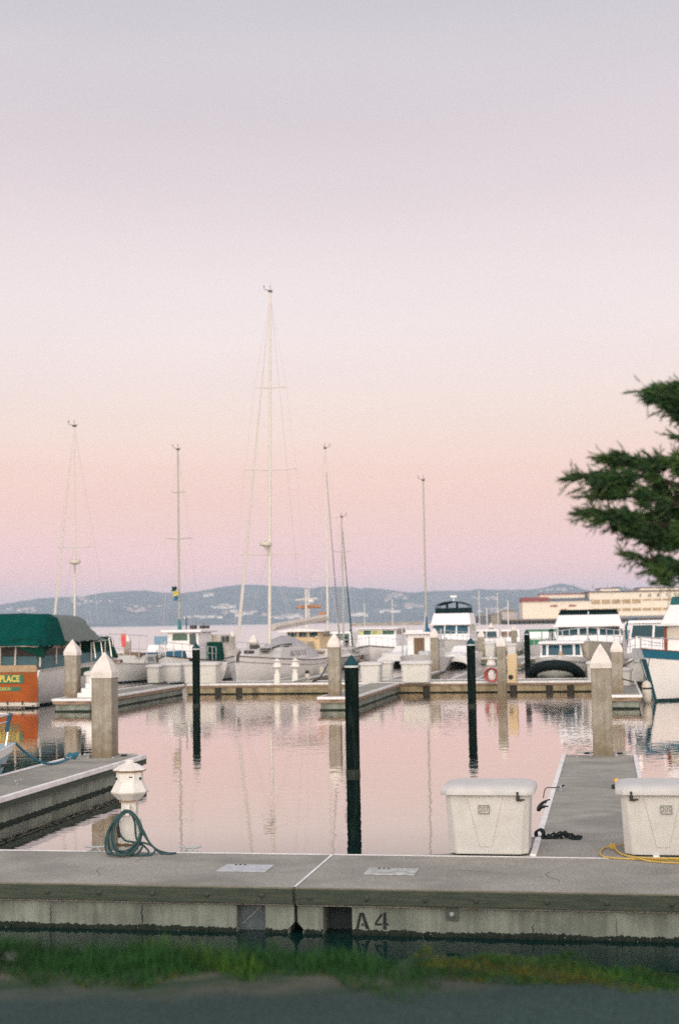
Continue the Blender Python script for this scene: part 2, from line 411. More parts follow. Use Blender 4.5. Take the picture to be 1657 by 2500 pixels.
# calmer inside the basin, choppier in the open bay beyond
sx = ns.new('ShaderNodeSeparateXYZ'); L.new(tcn.outputs['Object'], sx.inputs[0])
fr = ns.new('ShaderNodeMapRange'); fr.inputs['From Min'].default_value = 14; fr.inputs['From Max'].default_value = 75
fr.inputs['To Min'].default_value = 0.5; fr.inputs['To Max'].default_value = 2.2
L.new(sx.outputs['Y'], fr.inputs['Value'])
fr2 = ns.new('ShaderNodeMapRange'); fr2.inputs['From Min'].default_value = 70; fr2.inputs['From Max'].default_value = 200
fr2.inputs['To Min'].default_value = 1.0; fr2.inputs['To Max'].default_value = 0.45; L.new(sx.outputs['Y'], fr2.inputs['Value'])
fm_ = ns.new('ShaderNodeMath'); fm_.operation = 'MULTIPLY'; L.new(fr.outputs[0], fm_.inputs[0]); L.new(fr2.outputs[0], fm_.inputs[1])
pmm = ns.new('ShaderNodeMath'); pmm.operation = 'MULTIPLY'; L.new(pm.outputs[0], pmm.inputs[0]); L.new(fm_.outputs[0], pmm.inputs[1])
bp = ns.new('ShaderNodeBump'); bp.inputs['Strength'].default_value = 1.0
L.new(pmm.outputs[0], bp.inputs['Distance']); L.new(s2.outputs[0], bp.inputs['Height']); L.new(bp.outputs[0], glo.inputs['Normal'])
fr3 = ns.new('ShaderNodeMapRange'); fr3.inputs['From Min'].default_value = 34; fr3.inputs['From Max'].default_value = 150
fr3.inputs['To Min'].default_value = 0.02; fr3.inputs['To Max'].default_value = 0.30; L.new(sx.outputs['Y'], fr3.inputs['Value']); L.new(fr3.outputs[0], glo.inputs['Roughness'])
MATS['water'] = wm
mb = MB(); mb.add([(-3900, 5, 0), (3900, 5, 0), (3900, 9300, 0), (-3900, 9300, 0)], [(0, 1, 2, 3)])
structure(mb.build('water', wm))

# bank, gravel road ----------------------------------------------------
def edge_d(X):      # how far out the top of the bank reaches
    px = CX + X / 6.7 * F
    e = [(-400, 6.75), (0, 6.7), (700, 6.62), (1000, 6.35), (1060, 6.35), (1300, 6.35), (1550, 6.1), (2100, 6.0)]
    for (a, ea), (c, ec) in zip(e, e[1:]):
        if px <= c: return ea + (ec - ea) * max(0, (px - a)) / (c - a)
    return 6.0
BZ = 1.5
def bank_z(X, Y):
    e = edge_d(X) + 0.10 * noise1(X * 2.2, 1)
    z = BZ + 0.012 * noise1(X * 3 + Y * 2, 2) + 0.01 * noise1(Y * 5 - X, 5)
    if Y > e - 0.8: z += 0.04 * max(0, min(1, (Y - e + 0.8) / 0.5))
    mx, my = (X - 0.93) / 0.62, (Y - 6.35) / 0.42
    r = mx * mx + my * my
    if r < 1: z += 0.035 * (1 - r)
    if Y > e: z = z - (Y - e) * 1.15 - 0.10 * min(1, (Y - e) * 3) + 0.07 * noise1(X * 6 + Y * 3, 3)
    return z
gm = bpy.data.materials.new('gravel_and_turf'); gm.use_nodes = True
n = gm.node_tree; ns = n.nodes; L = n.links; b = ns['Principled BSDF']; b.inputs['Roughness'].default_value = 0.95
tcn = ns.new('ShaderNodeTexCoord')
def gno(sc_, det, st=(1, 1, 1)):
    m_ = ns.new('ShaderNodeMapping'); m_.inputs['Scale'].default_value = st; L.new(tcn.outputs['Object'], m_.inputs[0])
    q = ns.new('ShaderNodeTexNoise'); q.inputs['Scale'].default_value = sc_; q.inputs['Detail'].default_value = det; L.new(m_.outputs[0], q.inputs['Vector']); return q.outputs['Fac']
g1 = gno(70, 4); g2 = gno(2.5, 4, (0.6, 1.6, 1)); g3 = gno(5, 5, (0.5, 1.5, 1))
r1 = ns.new('ShaderNodeValToRGB'); L.new(g1, r1.inputs[0])
r1.color_ramp.elements[0].position = 0.3; r1.color_ramp.elements[0].color = (0.004, 0.017, 0.0148, 1)
r1.color_ramp.elements[1].position = 0.72; r1.color_ramp.elements[1].color = (0.030, 0.070, 0.063, 1)
# dirt verge by distance from the road
sxy = ns.new('ShaderNodeSeparateXYZ'); L.new(tcn.outputs['Object'], sxy.inputs[0])
ad = ns.new('ShaderNodeMath'); ad.operation = 'MULTIPLY_ADD'; L.new(g2, ad.inputs[0]); ad.inputs[1].default_value = 0.5; L.new(sxy.outputs['Y'], ad.inputs[2])
vr = ns.new('ShaderNodeMapRange'); vr.inputs['From Min'].default_value = 6.22; vr.inputs['From Max'].default_value = 6.42; L.new(ad.outputs[0], vr.inputs['Value'])
r2 = ns.new('ShaderNodeValToRGB'); L.new(g3, r2.inputs[0])
r2.color_ramp.elements[0].position = 0.42; r2.color_ramp.elements[0].color = (0.012, 0.04, 0.016, 1)
r2.color_ramp.elements[1].position = 0.62; r2.color_ramp.elements[1].color = (0.085, 0.085, 0.065, 1)
mx = ns.new('ShaderNodeMixRGB'); L.new(vr.outputs[0], mx.inputs['Fac']); L.new(r1.outputs[0], mx.inputs[1]); L.new(r2.outputs[0], mx.inputs[2])
g4 = gno(0.9, 4, (.5, 1.4, 1)); gr_ = ns.new('ShaderNodeMapRange'); gr_.inputs['From Min'].default_value = .3; gr_.inputs['From Max'].default_value = .7; gr_.inputs['To Min'].default_value = .72; gr_.inputs['To Max'].default_value = 1.3
L.new(g4, gr_.inputs['Value']); gs_ = ns.new('ShaderNodeVectorMath'); gs_.operation = 'SCALE'; L.new(mx.outputs[0], gs_.inputs[0]); L.new(gr_.outputs[0], gs_.inputs['Scale'])
L.new(gs_.outputs[0], b.inputs['Base Color'])
bpn = ns.new('ShaderNodeBump'); bpn.inputs['Distance'].default_value = 0.012; L.new(g1, bpn.inputs['Height']); L.new(bpn.outputs[0], b.inputs['Normal'])
MATS['gravel'] = gm
xs = [-40, -25, -15, -10, -7] + [-5 + 0.1 * i for i in range(101)] + [7, 10, 15, 25, 40]
ys = [-40, -20, -10, -4, 0, 2, 3, 4] + [4.6 + 0.1 * i for i in range(26)] + [7.2 + 0.2 * i for i in range(14)]
vs = [(x, y, bank_z(x, y)) for y in ys for x in xs]; nx = len(xs)
fs = [(j * nx + i, j * nx + i + 1, (j + 1) * nx + i + 1, (j + 1) * nx + i) for j in range(len(ys) - 1) for i in range(nx - 1)]
structure(MB().add(vs, fs).build('ground', gm, smooth=60))

# sea bed keeps the bank and the hills on one closed ground
mb = MB(); mb.add([(-3900, 4, -4), (3900, 4, -4), (3900, 9300, -4), (-3900, 9300, -4)], [(0, 1, 2, 3)])
structure(mb.build('seabed', mat('seabed_mud', (0.03, 0.035, 0.03), 0.9)))

# grass ---------------------------------------------------------------
def blade(mb, x, y, z, h, w, lean, az):
    dx, dy = math.cos(az), math.sin(az); px_, py_ = -dy * w, dx * w
    p0 = (x - px_, y - py_, z); p1 = (x + px_, y + py_, z)
    m0 = (x + dx * lean * .35 - px_ * .7, y + dy * lean * .35 - py_ * .7, z + h * .6); m1 = (x + dx * lean * .35 + px_ * .7, y + dy * lean * .35 + py_ * .7, z + h * .6)
    tp = (x + dx * lean, y + dy * lean, z + h)
    mb.add([p0, p1, m1, m0, tp], [(0, 1, 2, 3), (3, 2, 4)])
def rnd(a, b): return random.uniform(a, b)
g_green, g_lime, g_dry = MB(), MB(), MB()
for i in range(60000):
    X = rnd(-4.2, 3.4); e = edge_d(X) + 0.10 * noise1(X * 2.2, 1)
    px = CX + X / 6.6 * F
    off = rnd(-0.55, 0.14)
    dens = 1.0 if px < 1040 else (0.95 if 1070 < px < 1480 else 0.6)
    back = -0.42 + 0.16 * noise1(X * 3.1, 4) if px < 1040 else (-0.30 + 0.08 * noise1(X * 4, 2))
    if px > 1040 and px < 1080: dens = 0.35
    if off < back: dens *= 0.05
    if random.random() > dens: continue
    Y = e + off
    tall = 0.75 + 0.35 * noise1(X * 4.3, 7) + 0.25 * noise1(X * 11, 3)
    h = rnd(0.045, 0.10) * (.35 + .65 * tall) * (1.25 if px < 620 else (1.0 if px < 900 else 0.5))
    if 1070 < px: h = rnd(0.015, 0.04)
    if off < -0.3: h *= 0.6
    k = noise1(X * 2.7 + Y * 3, 9)
    t_ = g_lime if (k > 0.25 and random.random() < .6) else g_green
    if off < back + 0.08 and random.random() < 0.35: t_ = g_dry; h *= 0.5
    if 1070 < px < 1480 and noise1(X * 5 + Y * 9, 2) > 0.05 and random.random() < .6: t_ = g_dry
    blade(t_, X, Y, bank_z(X, Y) - 0.01, h, rnd(.0012, .0028), rnd(-.9, .9) * h, rnd(0, 6.28))
for i in range(22000):        # the low mossy mound on the right
    a_, q_ = rnd(0, 6.28), math.sqrt(rnd(0, 1))
    X = 0.93 + .66 * q_ * math.cos(a_); Y = 6.33 + .34 * q_ * math.sin(a_)
    if Y > edge_d(X) + .16: continue
    k = noise1(X * 5 + Y * 9, 2)
    t_ = g_dry if k > -.1 and random.random() < .7 else (g_lime if random.random() < .35 else g_green)
    blade(t_, X, Y, bank_z(X, Y) - .008, rnd(.010, .026), rnd(.0014, .003), rnd(-.03, .03), rnd(0, 6.28))
for i in range(9000):         # low grass on to the right edge
    X = rnd(1.2, 3.4); Y = edge_d(X) + rnd(-.22, .12)
    blade(g_green if random.random() < .75 else g_lime, X, Y, bank_z(X, Y) - .008, rnd(.02, .045), rnd(.0012, .0026), rnd(-.03, .03), rnd(0, 6.28))
tag(g_green.build('grass', mat('grass_green', (0.009, 0.058, 0.007), 0.8, var=0.5, scale=3)), 'dense dark green grass along the bank top', 'grass', kind='stuff')
tag(g_lime.build('grass', mat('grass_lime', (0.040, 0.100, 0.006), 0.8, var=0.4, scale=3)), 'lighter yellow green tufts among the bank grass', 'grass', kind='stuff')
tag(g_dry.build('moss', mat('moss_dry', (0.085, 0.080, 0.010), 0.9, var=0.5, scale=4)), 'dry ochre moss and straw at the verge', 'moss', kind='stuff')
# pale stones at the verge
def stone(px, py, r, label, m, fl=0.6):
    p = G(px, py, BZ + 0.04); mb = MB(); bm_ = bmesh.new(); bmesh.ops.create_icosphere(bm_, subdivisions=3, radius=r)
    for v_ in bm_.verts:
        k = 1 + 0.22 * noise1(v_.co.x * 40 / (r * 20) + v_.co.z * 13, r * 99) + 0.1 * noise1(v_.co.y * 60, 3)
        v_.co *= k; v_.co.z *= fl
    mb.add([v_.co[:] for v_ in bm_.verts], [[q.index for q in f_.verts] for f_ in bm_.faces]); bm_.free()
    o = mb.build('stone', m, smooth=60); o.location = (p.x, p.y, bank_z(p.x, p.y) + r * 0.2); tag(o, label, 'stone', 'stones on the verge')
stM = mat('pale_stone', (0.42, 0.43, 0.40), 0.85, var=0.2, scale=20); stD = mat('grey_stone', (0.12, 0.125, 0.11), 0.9, var=0.3, scale=12)
stone(400, 2342, 0.02, 'small white pebble in the grass left of centre', stM)
stone(1325, 2352, 0.035, 'grey stone poking from the middle of the ochre mossy mound', stD)
stone(1470, 2352, 0.06, 'larger grey stone at the right end of the mossy mound', stD, .5)
stone(30, 2345, 0.07, 'flat bluish grey stone at the left end of the verge', stD, .3)

# far hills ---------------------------------------------------------------
RIDGE = [(-900, 1500), (-500, 1490), (-200, 1484), (0, 1476), (60, 1466), (100, 1460), (200, 1456), (250, 1447), (300, 1444), (345, 1441), (400, 1447), (440, 1448), (480, 1444), (540, 1433), (580, 1428), (610, 1427),
         (680, 1431), (740, 1435), (757, 1438), (775, 1433), (800, 1432), (850, 1433), (880, 1437), (900, 1435), (950, 1440), (1000, 1447), (1030, 1444), (1060, 1443), (1140, 1442), (1160, 1438), (1200, 1440), (1300, 1439), (1330, 1433), (1350, 1427), (1370, 1425), (1395, 1430), (1430, 1441),
         (1450, 1446), (1475, 1437), (1500, 1431), (1520, 1434), (1560, 1445), (1700, 1450), (2200, 1460), (2800, 1480)]
SH, RD = 6000.0, 7200.0
def interp(T, x):
    if x <= T[0][0]: return T[0][1]
    for (a, ya), (c, yc) in zip(T, T[1:]):
        if x <= c: return ya + (yc - ya) * (x - a) / (c - a)
    return T[-1][1]
def hill_h(X, Y):
    px = CX + X / Y * F
    y = interp(RIDGE, px) + 0.9 * noise1(px * .11, 1) + 0.5 * noise1(px * .37, 5)
    H = D(px, y, RD).z
    k = (Y - SH) / (RD - SH)
    if k <= 0: return -3
    low = 0.16 * min(1, k / 0.10)
    g = low + (1 - low) * (max(0, (k - 0.08) / 0.92) ** 1.25 if k < 1 else 1 - (k - 1) * 0.5)
    g += 0.07 * noise1(X * .012 + Y * .004, 2) * (1 - min(1, k)) * (k > .1) + 0.05 * noise1(X * .03, 4) * (k > .1) * (k < .95)
    return H * max(0, g) * (Y / RD if k < 1 else 1)
hxs = [-3700 + 20 * i for i in range(371)]; hys = [5990, 6005, 6050, 6100] + [6160 + 80 * i for i in range(14)] + [7300, 7500, 8000, 9000]
vs = [(x, y, hill_h(x, y) if y > 5995 else -3) for y in hys for x in hxs]; nx = len(hxs)
fs = [(j * nx + i, j * nx + i + 1, (j + 1) * nx + i + 1, (j + 1) * nx + i) for j in range(len(hys) - 1) for i in range(nx - 1)]
structure(MB().add(vs, fs).build('hills', mat('hill_woods', (0.030, 0.050, 0.055), 0.95, var=0.9, scale=0.006, specks=0.0, stain=(0.15, 0.125, 0.12), stain_amt=0.6, stain_scale=0.010), smooth=70))
# houses on the hillside
HM = [mat('far_wall_pale', (0.50, 0.44, 0.42), 0.8), mat('far_wall_pink', (0.58, 0.42, 0.40), 0.8), mat('far_wall_white', (0.76, 0.71, 0.67), 0.8)]
RM = mat('far_roof', (0.25, 0.19, 0.17), 0.8)
protos = []
for i, (w_, d_, h_) in enumerate([(14, 12, 6), (20, 14, 7), (32, 16, 8)]):
    e = thing('hillside_house', 'x', 'house')
    MB().bx(-w_ / 2, w_ / 2, -d_ / 2, d_ / 2, -4, h_).build('wall', HM[i], e)
    MB().rings([[(-w_ / 2 - .5, -d_ / 2 - .5, h_), (-w_ / 2 - .5, d_ / 2 + .5, h_), (-w_ / 2 - .5, 0, h_ + 3)], [(w_ / 2 + .5, -d_ / 2 - .5, h_), (w_ / 2 + .5, d_ / 2 + .5, h_), (w_ / 2 + .5, 0, h_ + 3)]]).build('roof', RM, e)
    protos.append(e)
used = [False] * 3
def hill_hit(px, py):
    Y = 6020
    while Y < 7150:
        p = D(px, py, Y)
        if p.z <= hill_h(p.x, Y): return Vector((p.x, Y, hill_h(p.x, Y)))
        Y += 12
    return None
clusters = [  # cx, cy, spread x, spread y, count, kinds, label
    (60, 1492, 55, 9, 14, (0, 1), 'small pinkish house among the woods above the green canopied boat'),
    (215, 1470, 70, 10, 16, (0, 1), 'small house scattered on the slope behind the left sailboat mast'),
    (350, 1490, 60, 14, 12, (0, 1), 'small house on the slope left of the teal sail cover'),
    (510, 1455, 10, 3, 5, (1, 2), 'pale house high on the slope left of the tall mast'),
    (545, 1484, 34, 4, 16, (1, 2), 'pale house in the bright row halfway up the slope by the tall forestay'),
    (500, 1508, 50, 3, 16, (0, 2), 'pale building on the low shore behind the white workboat'),
    (590, 1500, 70, 6, 18, (1, 2), 'pale building in the cluster behind the tall furled forestay'),
    (700, 1506, 60, 8, 20, (0, 1, 2), 'pale building on the lower slope behind the tall mast'),
    (960, 1458, 35, 12, 22, (0, 1), 'pinkish house on the upper slope left of the blue sail cover mast'),
    (1000, 1480, 40, 10, 16, (0, 1), 'pinkish house on the middle slope behind the slim grey mast'),
    (955, 1494, 22, 2, 8, (2,), 'white block in the short bright row above the cabin cruiser'),
    (880, 1504, 30, 4, 10, (1, 2), 'pale building on the shore above the cabin cruiser roof'),
    (1190, 1462, 40, 5, 12, (0, 1), 'house on the slope right of the bridge deck yacht'),
    (1210, 1490, 50, 8, 16, (0, 1), 'house low on the slope left of the pier shed'),
    (1350, 1441, 50, 4, 12, (0, 1), 'house on the far hilltop above the red roofed pier shed')]
for (cx_, cy_, sx_, sy_, cnt, kinds, lab) in clusters:
    for i in range(cnt):
        p = hill_hit(cx_ + random.triangular(-sx_, sx_, 0), cy_ + random.triangular(-sy_, sy_, 0))
        if p is None: continue
        k = random.choice(kinds)
        if not used[k]: o = protos[k]; used[k] = True
        else: o = copy_thing(protos[k], (0, 0, 0))
        o.location = p; o.rotation_euler = (0, 0, rnd(-.5, .5)); s_ = rnd(.7, 1.15); o.scale = (s_, s_, s_)
        kd = ('pale', 'pinkish', 'white')[k]; lb = lab.replace('small ', '').replace('pinkish ', '').replace('pale ', '').replace('white ', '')
        o['label'] = ('low ' + kd + ' ' + lb); o['group'] = 'hillside houses, ' + kd + ' ' + lb

# ================================================================== DOCKS
def dock(label, s0, s1, t0, t1, near=True, cat='dock', group=None, ends=(True, True), rim='both', face='conc', name='floating_dock'):
    """floating dock box; local x = along s, y = along t, origin at the middle of the deck on the waterline"""
    sc_, tc_ = (s0 + s1) / 2, (t0 + t1) / 2
    e = thing(name, label, cat, W(sc_, tc_, 0), -A, group)
    w, l = (s1 - s0) / 2, (t1 - t0) / 2
    MB().bx(-w + .03, w - .03, -l + .03, l - .03, 0.24, DK).build('deck', deckM, e)
    MB().bx(-w + .06, w - .06, -l + .06, l - .06, -0.35, 0.238).build('float', concM, e, bevel=.03)
    fa = MB()
    m_ = rustW if face == 'rust' else walM
    for sx_ in (-1, 1): fa.bx(sx_ * (w - .03), sx_ * (w + .02), -l + .03, l - .03, 0.27, DK - .075)
    for sy_ in (-1, 1): fa.bx(-w - .02, w + .02, sy_ * (l - .03), sy_ * (l + .02), 0.27, DK - .075)
    fa.build('fascia', m_, e)
    rm = MB(); hb = DK - .072; ht = DK + .022
    if rim in ('both', 'sides', 'all'):
        for sx_ in (-1, 1): rm.bx(sx_ * (w - .028), sx_ * (w + .045), -l + .03, l - .03, hb, ht)
    if rim in ('all', 'front'):
        rm.bx(-w - .045, w + .045, -l - .045, -l + .028, hb, ht)
    if rim == 'long':
        for sy_ in (-1, 1): rm.bx(-w, w, sy_ * (l - .028), sy_ * (l + .045), hb, ht)
    rm.build('bumper', rimM, e, bevel=.015)
    # growth along the water line
    al = MB(); step = .035 if near else .3
    per = [(-w + .06, -l + .06), (w - .06, -l + .06), (w - .06, l - .06), (-w + .06, l - .06), (-w + .06, -l + .06)]
    for (x0, y0), (x1, y1) in zip(per, per[1:]):
        nn = max(2, int(math.hypot(x1 - x0, y1 - y0) / step)); tx, ty = (x1 - x0), (y1 - y0); ll = math.hypot(tx, ty); nx_, ny_ = ty / ll * .02, -tx / ll * .02
        base = len(al.v); vs_ = []; fs_ = []
        for i in range(nn + 1):
            k = i / nn; h = .04 + .012 * noise1(i * .4, x0 + y0) + rnd(-.008, .008)
            vs_ += [(x0 + tx * k + nx_, y0 + ty * k + ny_, -.1), (x0 + tx * k + nx_ * rnd(.8, 1.2), y0 + ty * k + ny_ * rnd(.8, 1.2), h), (x0 + tx * k, y0 + ty * k, h + .01)]
        for i in range(nn): fs_ += [(3 * i, 3 * i + 3, 3 * i + 4, 3 * i + 1), (3 * i + 1, 3 * i + 4, 3 * i + 5, 3 * i + 2)]
        al.add(vs_, fs_)
    al.build('algae_fringe', foulM, e)
    return e, w, l

# near walkway: two float sections that meet at a seam -------------------
T0, T1 = 0.36, 2.33
def sof(px, y=2230, z=0.2): return ST(G(px, y, z))[0]
def near_section(label, s0, s1, blocks, seam_side):
    sc_ = (s0 + s1) / 2
    e = thing('floating_dock', label, 'dock', W(sc_, T0, 0), -A, 'near walkway sections')
    MB().bx(s0 - sc_, s1 - sc_, 0.0, T1 - T0, 0.27, DK).build('deck', deckM, e, bevel=.006)
    # narrow lighter edge strip along the back
    MB().bx(s0 - sc_, s1 - sc_, T1 - T0 + .001, T1 - T0 + .05, 0.30, DK + .004).build('edge_strip', rimM, e)
    wa = MB().bx(s0 - sc_, s1 - sc_, -.05, -.002, DK - .155, DK - .006); wa.build('waler', walM, e, bevel=.008)
    MB().bx(s0 - sc_, s1 - sc_, -.046, -.004, DK - .006, DK + .003).build('waler_top', mat('worn_timber_edge', (0.20, 0.18, 0.13), .9, var=.3, scale=9), e)
    for (a, c, lc, rc) in blocks:        # concrete pontoons with optional cut corners
        a -= sc_; c -= sc_
        pts = [(a, .268), (c, .268)]
        if rc: pts += [(c, .105), (c - .012, .09), (c - .055, .045), (c - .055, -.35)]
        else: pts += [(c, -.35)]
        if lc: pts += [(a + .055, -.35), (a + .055, .045), (a + .012, .09), (a, .105)]
        else: pts += [(a, -.35)]
        MB().prism(pts, 'y', .03, T1 - T0).build('pontoon', concM, e, bevel=.006)
        al = MB(); nn = int((c - a) / .03); vs_ = []; fs_ = []
        a2, c2 = a + (.06 if lc else 0), c - (.06 if rc else 0)
        nn = int((c - a) / .016)
        for i in range(nn + 1):
            x = a2 + (c2 - a2) * i / nn; h = .040 + .010 * noise1(x * 2.3, a) + .006 * noise1(x * 9, 2) + rnd(-.010, .010); o_ = .018 + rnd(-.008, .012)
            vs_ += [(x, .03 - o_ - .01, -.1), (x + rnd(-.01, .01), .03 - o_, h * .55), (x, .03 - o_ * .6, h), (x, .032, h + .008)]
        for i in range(nn):
            for j in range(3): fs_.append((4 * i + j, 4 * i + 4 + j, 4 * i + 5 + j, 4 * i + 1 + j))
        al.add(vs_, fs_); al.build('algae_fringe', foulM, e)
    return e, sc_
sA, sB, sC, sD_ = sof(572), sof(643), sof(788), sof(860)
SEAM = -0.115
nl, nlc = near_section('left section of the near concrete walkway, from the left edge to the seam', -18.0, SEAM - .012, [(-18.0, sA, False, False), (sB, SEAM - .015, False, True)], 1)
nr, nrc = near_section('right section of the near concrete walkway, stencilled A 4 on its side', SEAM + .012, 16.0, [(SEAM + .015, sC, True, False), (sD_, 16.0, False, False)], -1)
MB().bx(sA - nlc, sB - nlc, .16, .22, -.3, .27).build('recess_panel', mat('recess_metal', (0.10, 0.13, 0.14), .6, var=.3, scale=8, stain=(.2, .21, .2), stain_amt=.5, stain_scale=7), nl)
MB().tube([(sA - nlc + .02, .155, .05), (sA - nlc + .12, .155, .14), (sB - nlc - .06, .155, .235)], .006).build('recess_brace', galvM, nl)
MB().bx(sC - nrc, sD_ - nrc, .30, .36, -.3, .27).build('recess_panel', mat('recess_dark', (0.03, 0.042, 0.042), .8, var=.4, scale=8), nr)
def bolt(parent, s, c, z, r=.022):
    o = MB().lathe([(r * 1.25, 0), (r * 1.25, .004), (r, .006), (r * .8, .016), (r * .2, .018)], 10).build('bolt', boltM, parent, smooth=40)
    o.location = (s - c, -.052, z); o.rotation_euler = (R(90), 0, 0)
for px in (92, 225, 361, 498, 637): bolt(nl, sof(px, 2190, .37), nlc, .375)
for px in (745, 888, 1035, 1160, 1335, 1480, 1637): bolt(nr, sof(px, 2200, .37), nrc, .365)
for px in (-60, -200, -340): bolt(nl, sof(px, 2190, .37), nlc, .375)
bkt = MB().bx(sof(1092) - nrc, sof(1122) - nrc, -.004, .028, .165, .285).build('anchor_plate', mat('plate_dark', (.09, .10, .085), .8, var=.3, scale=20), nr, bevel=.004)
nb_ = MB().lathe([(.025, 0), (.025, .02), (.012, .035)], 8).build('stud', galvM, nr); nb_.location = (sof(1107) - nrc, -.006, .225); nb_.rotation_euler = (R(90), 0, 0)
# cracks in the pontoon face
def crack(parent, c, px, y0, y1, wd):
    sx_ = sof(px); z1 = .26 - (y0) ; pts = []
    mbk = MB(); L_ = []; Rr = []
    for i in range(9):
        z = y0 + (y1 - y0) * i / 8; jx = .012 * noise1(i * 1.9 + px, 3); ww = wd * (1 - abs(i - 4) / 6)
        L_.append((sx_ - c + jx - ww, .0275, z)); Rr.append((sx_ - c + jx + ww, .0275, z))
    mbk.rings([L_, Rr], False, False, closed=False); mbk.build('crack', darkM, parent)
crack(nl, nlc, 97, .23, .03, .005); crack(nl, nlc, 332, .25, .03, .008); crack(nr, nrc, 1302, .14, .03, .006); crack(nr, nrc, 1503, .2, .03, .003)
# stencilled A 4
def poly(parent, name, m, pls, x0, z0, s_, y_=.0255):
    mbp = MB()
    for pl in pls: mbp.prism([(x0 + p[0] * s_, z0 + p[1] * s_) for p in pl], 'y', y_, .0285)
    return mbp.build(name, m, parent)
stn = mat('stencil_paint', (0.012, 0.016, 0.014), .7, var=.2)
Apl = [[(0, 0), (.17, 0), (.40, .95), (.26, 1.0)], [(.62, 0), (.86, 0), (.50, 1.0), (.36, 1.0), (.36, .93)], [(.34, .20), (.52, .20), (.48, .34), (.38, .34)]]
Fpl = [[(.52, 0), (.72, 0), (.72, .22), (.52, .22)], [(0, .24), (.44, .24), (.44, .36), (0, .36)], [(.0, .40), (.14, .38), (.48, .84), (.42, 1.0)], [(.52, .26), (.85, .26), (.85, .38), (.72, .38), (.72, 1.02), (.55, 1.02)]]
zA = .058
poly(nr, 'stencil_letter', stn, Apl, sof(869) - nrc, zA, .158); poly(nr, 'stencil_number', stn, Fpl, sof(916) - nrc, zA, .158)
# barnacles: tiny pale specks along the growth
bar = MB()
for i in range(34):
    x = rnd(-5.5, 5.2) ; bar.box((x - nrc, -.004, rnd(.0, .045)), (rnd(.003, .007), .01, rnd(.003, .005)))
bar.build('barnacle_specks', mat('barnacle', (.5, .5, .46), .8), nr)['kind'] = 'stuff'
# access hatches in the deck
def hatch(parent, c, pts, tint):
    q = [ST(G(*p)) for p in pts]
    s0_, s1_ = q[0][0], q[1][0]; t0_, t1_ = min(q[0][1], q[1][1]), q[2][1]
    o = MB().bx(s0_ - c, s1_ - c, t0_ - T0, t1_ - T0, DK + .001, DK + .009).build('hatch_cover', tint, parent, bevel=.003)
    sl_ = MB()
    for i in range(3): sl_.bx(s0_ - c + .10 + i * .05, s0_ - c + .125 + i * .05, t1_ - T0 - .05, t1_ - T0 - .02, DK + .009, DK + .012)
    sl_.build('slot', darkM, o)
    return o
hatch(nl, nlc, [(528, 2128), (650, 2128), (660, 2113)], plateM)
hatch(nr, nrc, [(886, 2136), (1012, 2137), (1025, 2122)], mat('hatch_plate_worn', (0.46, 0.46, 0.45), .7, var=.25, scale=12, stain=(.22, .2, .14), stain_amt=.7, stain_scale=9))
MB().bx(SEAM - .014 - nrc, SEAM + .012 - nrc, .02, T1 - T0, DK + .001, DK + .007).build('joint_strip', rimM, nr)
def deck_crack(parent, c, pts, wd=.0022):
    p_ = bez([(a_ - c, b_ - T0, 0) for a_, b_ in pts], 7); Lf, Rt = [], []
    for i, q in enumerate(p_):
        j = Vector((.012 * noise1(i * 1.7, 2), .012 * noise1(i * 2.3, 5), 0)); k = wd * (1.2 - abs(i / len(p_) - .5) * 1.8)
        Lf.append((q.x + j.x - k, q.y + j.y - k, DK + .002)); Rt.append((q.x + j.x + k, q.y + j.y + k, DK + .002))
    MB().rings([Lf, Rt], False, False, closed=False).build('crack', mat('hairline_crack', (.09, .085, .07), .9), parent)
deck_crack(nl, nlc, [(-2.4, .4), (-2.3, .8), (-2.45, 1.2), (-2.2, 1.7), (-2.3, 2.3)]); deck_crack(nr, nrc, [(2.3, .4), (2.45, .9), (2.3, 1.3), (2.5, 1.9), (2.6, 2.3)]); deck_crack(nr, nrc, [(.9, 1.5), (1.5, 1.45), (2.4, 1.1)], .0016)
# triangular gusset where the finger joins
def gusset(label, pts):
    c = Vector((sum(p[0] for p in pts) / len(pts), sum(p[1] for p in pts) / len(pts)))
    e = thing('dock_gusset', label, 'dock', W(c.x, c.y, 0), -A, 'near gussets')
    q = [(p[0] - c.x, p[1] - c.y) for p in pts]
    MB().prism(q, 'z', .27, DK - .002).build('deck', deckM, e)
    return e
# fingers --------------------------------------------------------------------
FT = 14.15
dock('near right finger dock running out between the two white storage boxes', 2.12, 3.43, 2.39, FT + .08, rim='sides')
dock('near left finger dock with a white bumper along its edge', -7.58, -6.22, 2.39, FT, rim='sides')
gusset('small triangular deck piece left of the near right finger, behind box 207', [(0.82, 2.39), (1.2, 2.56), (2.08, 3.9), (2.08, 2.39)])
gusset('small triangular deck piece right of the near right finger, behind box 205', [(4.8, 2.39), (4.4, 2.56), (3.48, 3.9), (3.48, 2.39)])
dock('near finger dock beyond the right edge', 12.1, 13.4, 2.39, FT, rim='sides')
